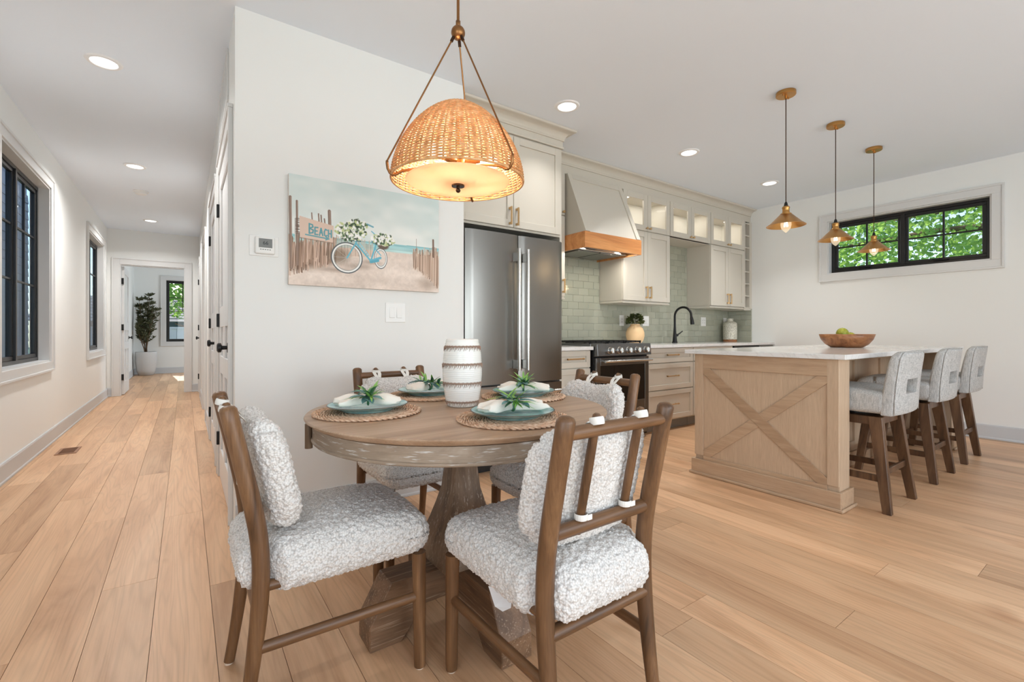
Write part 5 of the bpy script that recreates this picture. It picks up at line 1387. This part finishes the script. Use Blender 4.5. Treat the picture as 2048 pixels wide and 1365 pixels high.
for i, (x, lb) in enumerate(((3.500, 'grey linen counter stool nearest the X-braced end of the island'), (4.42, 'middle grey linen counter stool of the three at the island'), (5.255, 'grey linen counter stool farthest along the island, by the right wall'))):
    o = s0 if i == 0 else copy_tree(s0); o.location = (x, 1.135, 0); o['label'] = lb; o['group'] = 'counter stools at the island'

# --- three brass cone pendants
def make_pendant():
    t = thing('brass_pendant', None, 'pendant light')
    b = B(); b.lathe([(.001, 0), (.0625, 0), (.0635, -.004), (.0635, -.022), (.060, -.026), (.001, -.027)], 40); b.cyl((0, 0, -.026), (0, 0, -.046), .008, n=14)
    for k in (-1, 1): b.cyl((k * .038, 0, -.026), (k * .038, 0, -.036), .005, n=10)
    b.build('canopy', 'brass', t, smooth=True)
    B().cyl((0, 0, -.04), (0, 0, 1.955 - CH), .0032, n=8).build('cord', 'darkbronze', t)
    B().tube([(0, 0, 1.965 - CH), (0, 0, 1.955 - CH), (0, 0, 1.932 - CH)], [.005, .010, .014], 14).build('strain_relief', 'matte_black', t, smooth=True)
    B().lathe([(.001, .137), (.020, .137), (.025, .130), (.025, .124), (.022, .120), (.022, .100), (.0235, .098), (.0235, .088), (.035, .086), (.037, .080), (.035, .076), (.001, .076)], 32, c=(0, 0, 1.796 - CH)).build('socket', 'brass', t, smooth=True)
    B().lathe([(.026, .082), (.040, .078), (.100, .018), (.122, .002), (.1245, 0), (.1225, -.0008), (.098, .015), (.038, .075), (.024, .079), (.026, .082)], 56, c=(0, 0, 1.796 - CH)).build('shade', 'brass', t, smooth=True)
    B().lathe([(.013, .074), (.015, .062), (.024, .045), (.033, .020), (.034, .005), (.030, -.015), (.020, -.032), (.010, -.042), (.004, -.048), (.001, -.049)], 28, c=(0, 0, 1.796 - CH)).build('bulb', 'bulbglass', t, smooth='all')
    b = B()
    for k in range(6):
        a = k * PI / 3; b.tube([(.004 * math.cos(a), .004 * math.sin(a), 1.846 - CH), (.012 * math.cos(a), .012 * math.sin(a), 1.79 - CH)], .0016, 6)
    b.build('filament', 'filament', t); return t
p0 = make_pendant()
for i, (x, lb) in enumerate(((3.466, 'brass cone pendant nearest the camera over the island'), (4.320, 'middle brass cone pendant over the island'), (5.176, 'brass cone pendant farthest from the camera, in front of the high window'))):
    o = p0 if i == 0 else copy_tree(p0); o.location = (x, 1.545, CH); o['label'] = lb; o['group'] = 'brass pendants over the island'
    lamp('pendant_light', 'POINT', (x, 1.545, 1.785), 3.5, (1, .76, .48), shadow_soft_size=.03)

# ================================================================== BEDROOM PLANT
r = random.Random(21)
t = thing('potted_olive_tree', 'artificial olive tree in a pale grey pot in the bedroom beyond the doorway', 'potted plant', (-.775, 14.42, 0))
B().lathe([(.135, 0), (.15, .003), (.185, .12), (.208, .30), (.215, .45), (.213, .565), (.208, .575), (.200, .572), (.198, .53)], 40, cap0=True, cap1=True).build('pot', 'pot', t, smooth='all')
B().cyl((0, 0, .50), (0, 0, .535), .196, n=32).build('soil', mat('potting_soil', S(70, 56, 44), .95), t)
b = B(); tips = []
for k in range(9):
    a = k * 2 * PI / 9 + r.uniform(-.3, .3); L_ = r.uniform(.75, 1.35); lean = r.uniform(.10, .30)
    if k < 2: L_, lean = 1.42 - .1 * k, .05
    pts = [Vector((.02 * math.cos(a), .02 * math.sin(a), .53))]
    for i in range(1, 7):
        s = i / 6; pts.append(Vector((math.cos(a + .3 * s) * lean * s * 1.25, math.sin(a + .3 * s) * lean * s * 1.25, .53 + (L_ - lean * .4) * s)))
    b.tube(pts, [.013 - .0016 * i for i in range(7)], 6)
    for i in range(2, 7):
        for j in range(3):
            aa = r.uniform(0, 2 * PI); l2 = r.uniform(.12, .28) * (1.15 - i / 8); q = pts[i] + Vector((math.cos(aa) * l2, math.sin(aa) * l2, l2 * .75)); 
            if Vector((q.x, q.y)).length > .40: q = Vector((q.x * .8, q.y * .8, q.z))
            if q.y > .30: q.y = .30
            if q.x < -.15: q.x = -.15
            b.tube([pts[i], (pts[i] + q) / 2 + Vector((0, 0, .01)), q], [.005, .003, .0015], 5); tips.append((pts[i], q))
b.build('branch', 'bark', t, smooth='all')
b = B(); pd = []
for p, q in tips:
    for i in range(30):
        s = r.uniform(.15, 1.05); c = p + (q - p) * s; a = r.uniform(0, 2 * PI); pd.append((c, (q - p).normalized() * .8 + Vector((math.cos(a), math.sin(a), r.uniform(-.3, .6)))))
scatter_leaves(b, pd, .072, .021, r); b.build('foliage', 'olive', t)['kind'] = 'stuff'
# ================================================================== OUTSIDE
o = B().box(-40, -30, -.35, 60, 60, -.30).build('lawn', 'grass'); struct(o, 'green lawn outside the windows')
def tree(name, label, x, y, h, crown, zc, n, leaf, lm, seed, limbs=9, off=(0, 0)):
    r = random.Random(seed); t = thing(name, label, 'tree', (x, y, -.3))
    b = B(); b.tube([(0, 0, 0), (.05, .03, h * .3), (.0, .1, h * .6), (.1, 0, h * .95)], [.2, .15, .10, .03], 10); pts = []
    for k in range(limbs):
        z0 = h * r.uniform(.15, .7); a = r.uniform(0, 2 * PI); e = Vector((off[0] + math.cos(a) * crown[0] * .85, off[1] + math.sin(a) * crown[1] * .85, z0 + r.uniform(-.3, 1.0)))
        b.tube([(0, 0, z0), e * .5 + Vector((0, 0, z0 * .5 + .15)), e], [.07, .045, .015], 7)
    b.build('trunk', 'bark', t, smooth='all')
    b = B(); pd = []
    for i in range(n):
        while True:
            p = Vector((r.uniform(-1, 1), r.uniform(-1, 1), r.uniform(-1, 1)))
            if p.length < 1: break
        q = Vector((off[0] + p.x * crown[0], off[1] + p.y * crown[1], zc + .3 + p.z * crown[2]))
        if noise.noise(q * 2.1) < -.12: continue
        pd.append((q, (r.uniform(-1, 1), r.uniform(-1, 1), r.uniform(-.9, .2))))
    scatter_leaves(b, pd, leaf, leaf * .8, r); b.build('foliage', lm, t)['kind'] = 'stuff'
    return t
tree('maple_tree', 'leafy green maple filling the high kitchen window', 10.6, -.2, 5.0, (1.9, 3.0, 2.0), 2.9, 15000, .10, 'treeleaf', 4, 9, (0, 2.7))
tree('maple_tree', 'deeper green maple behind the first one outside the high window', 14.6, 6.8, 6.5, (2.2, 5.0, 3.2), 4.0, 13000, .15, 'treeleaf2', 9)
tree('maple_tree', 'sunlit tree beyond the bedroom window above the fence', .4, 19.6, 5.2, (2.6, 1.5, 1.8), 3.3, 8000, .16, 'treeleaf', 14)
t = thing('vinyl_fence', 'pale vinyl privacy fence beyond the bedroom window', 'fence', (0, 17.6, -.3), world=True)
for i in range(24):
    x = -3 + i * .28; B().box(x, 17.58, -.25, x + .274, 17.61, 1.16).build('board', 'fence', t)
B().box(-3.1, 17.55, 1.16, 3.8, 17.64, 1.22).build('rail', 'fence', t); B().box(-3.1, 17.56, -.3, 3.8, 17.63, -.2).build('rail', 'fence', t)
t = thing('neighbour_shed', 'grey shingled roof of a neighbouring building behind the fence', 'building', (1, 24, -.3), world=True)
B().box(-4, 22.5, -.3, 6, 27, 1.5).build('wall', 'siding', t)
for i in range(8):
    z = 1.45 + i * .13; y = 22.2 + i * .3; B().prism([(y, z), (y + .36, z + .13), (y + .36, z + .16), (y, z + .03)], 'x', -4.4, 6.4).build('shingle_course', 'roof', t)
# neighbouring house with slate siding close to the hallway windows
t = thing('neighbour_house', 'slate blue sided house wall just outside the hallway windows', 'building', (-3.0, 6.5, -.3), world=True)
B().box(-6, -.5, -.3, -3.04, 15.5, 6).build('wall', 'siding', t)
for i in range(24):
    z = -.3 + i * .19; B().prism([(-3.04, z), (-3.005, z), (-3.02, z + .20), (-3.04, z + .20)], 'y', -.5, 15.5).build('siding_board', 'siding', t)
B().box(-6.2, -.8, 6, -2.6, 15.8, 6.2).build('eave', 'siding', t)
for o in THINGS:
    if '_org' in o: del o['_org']
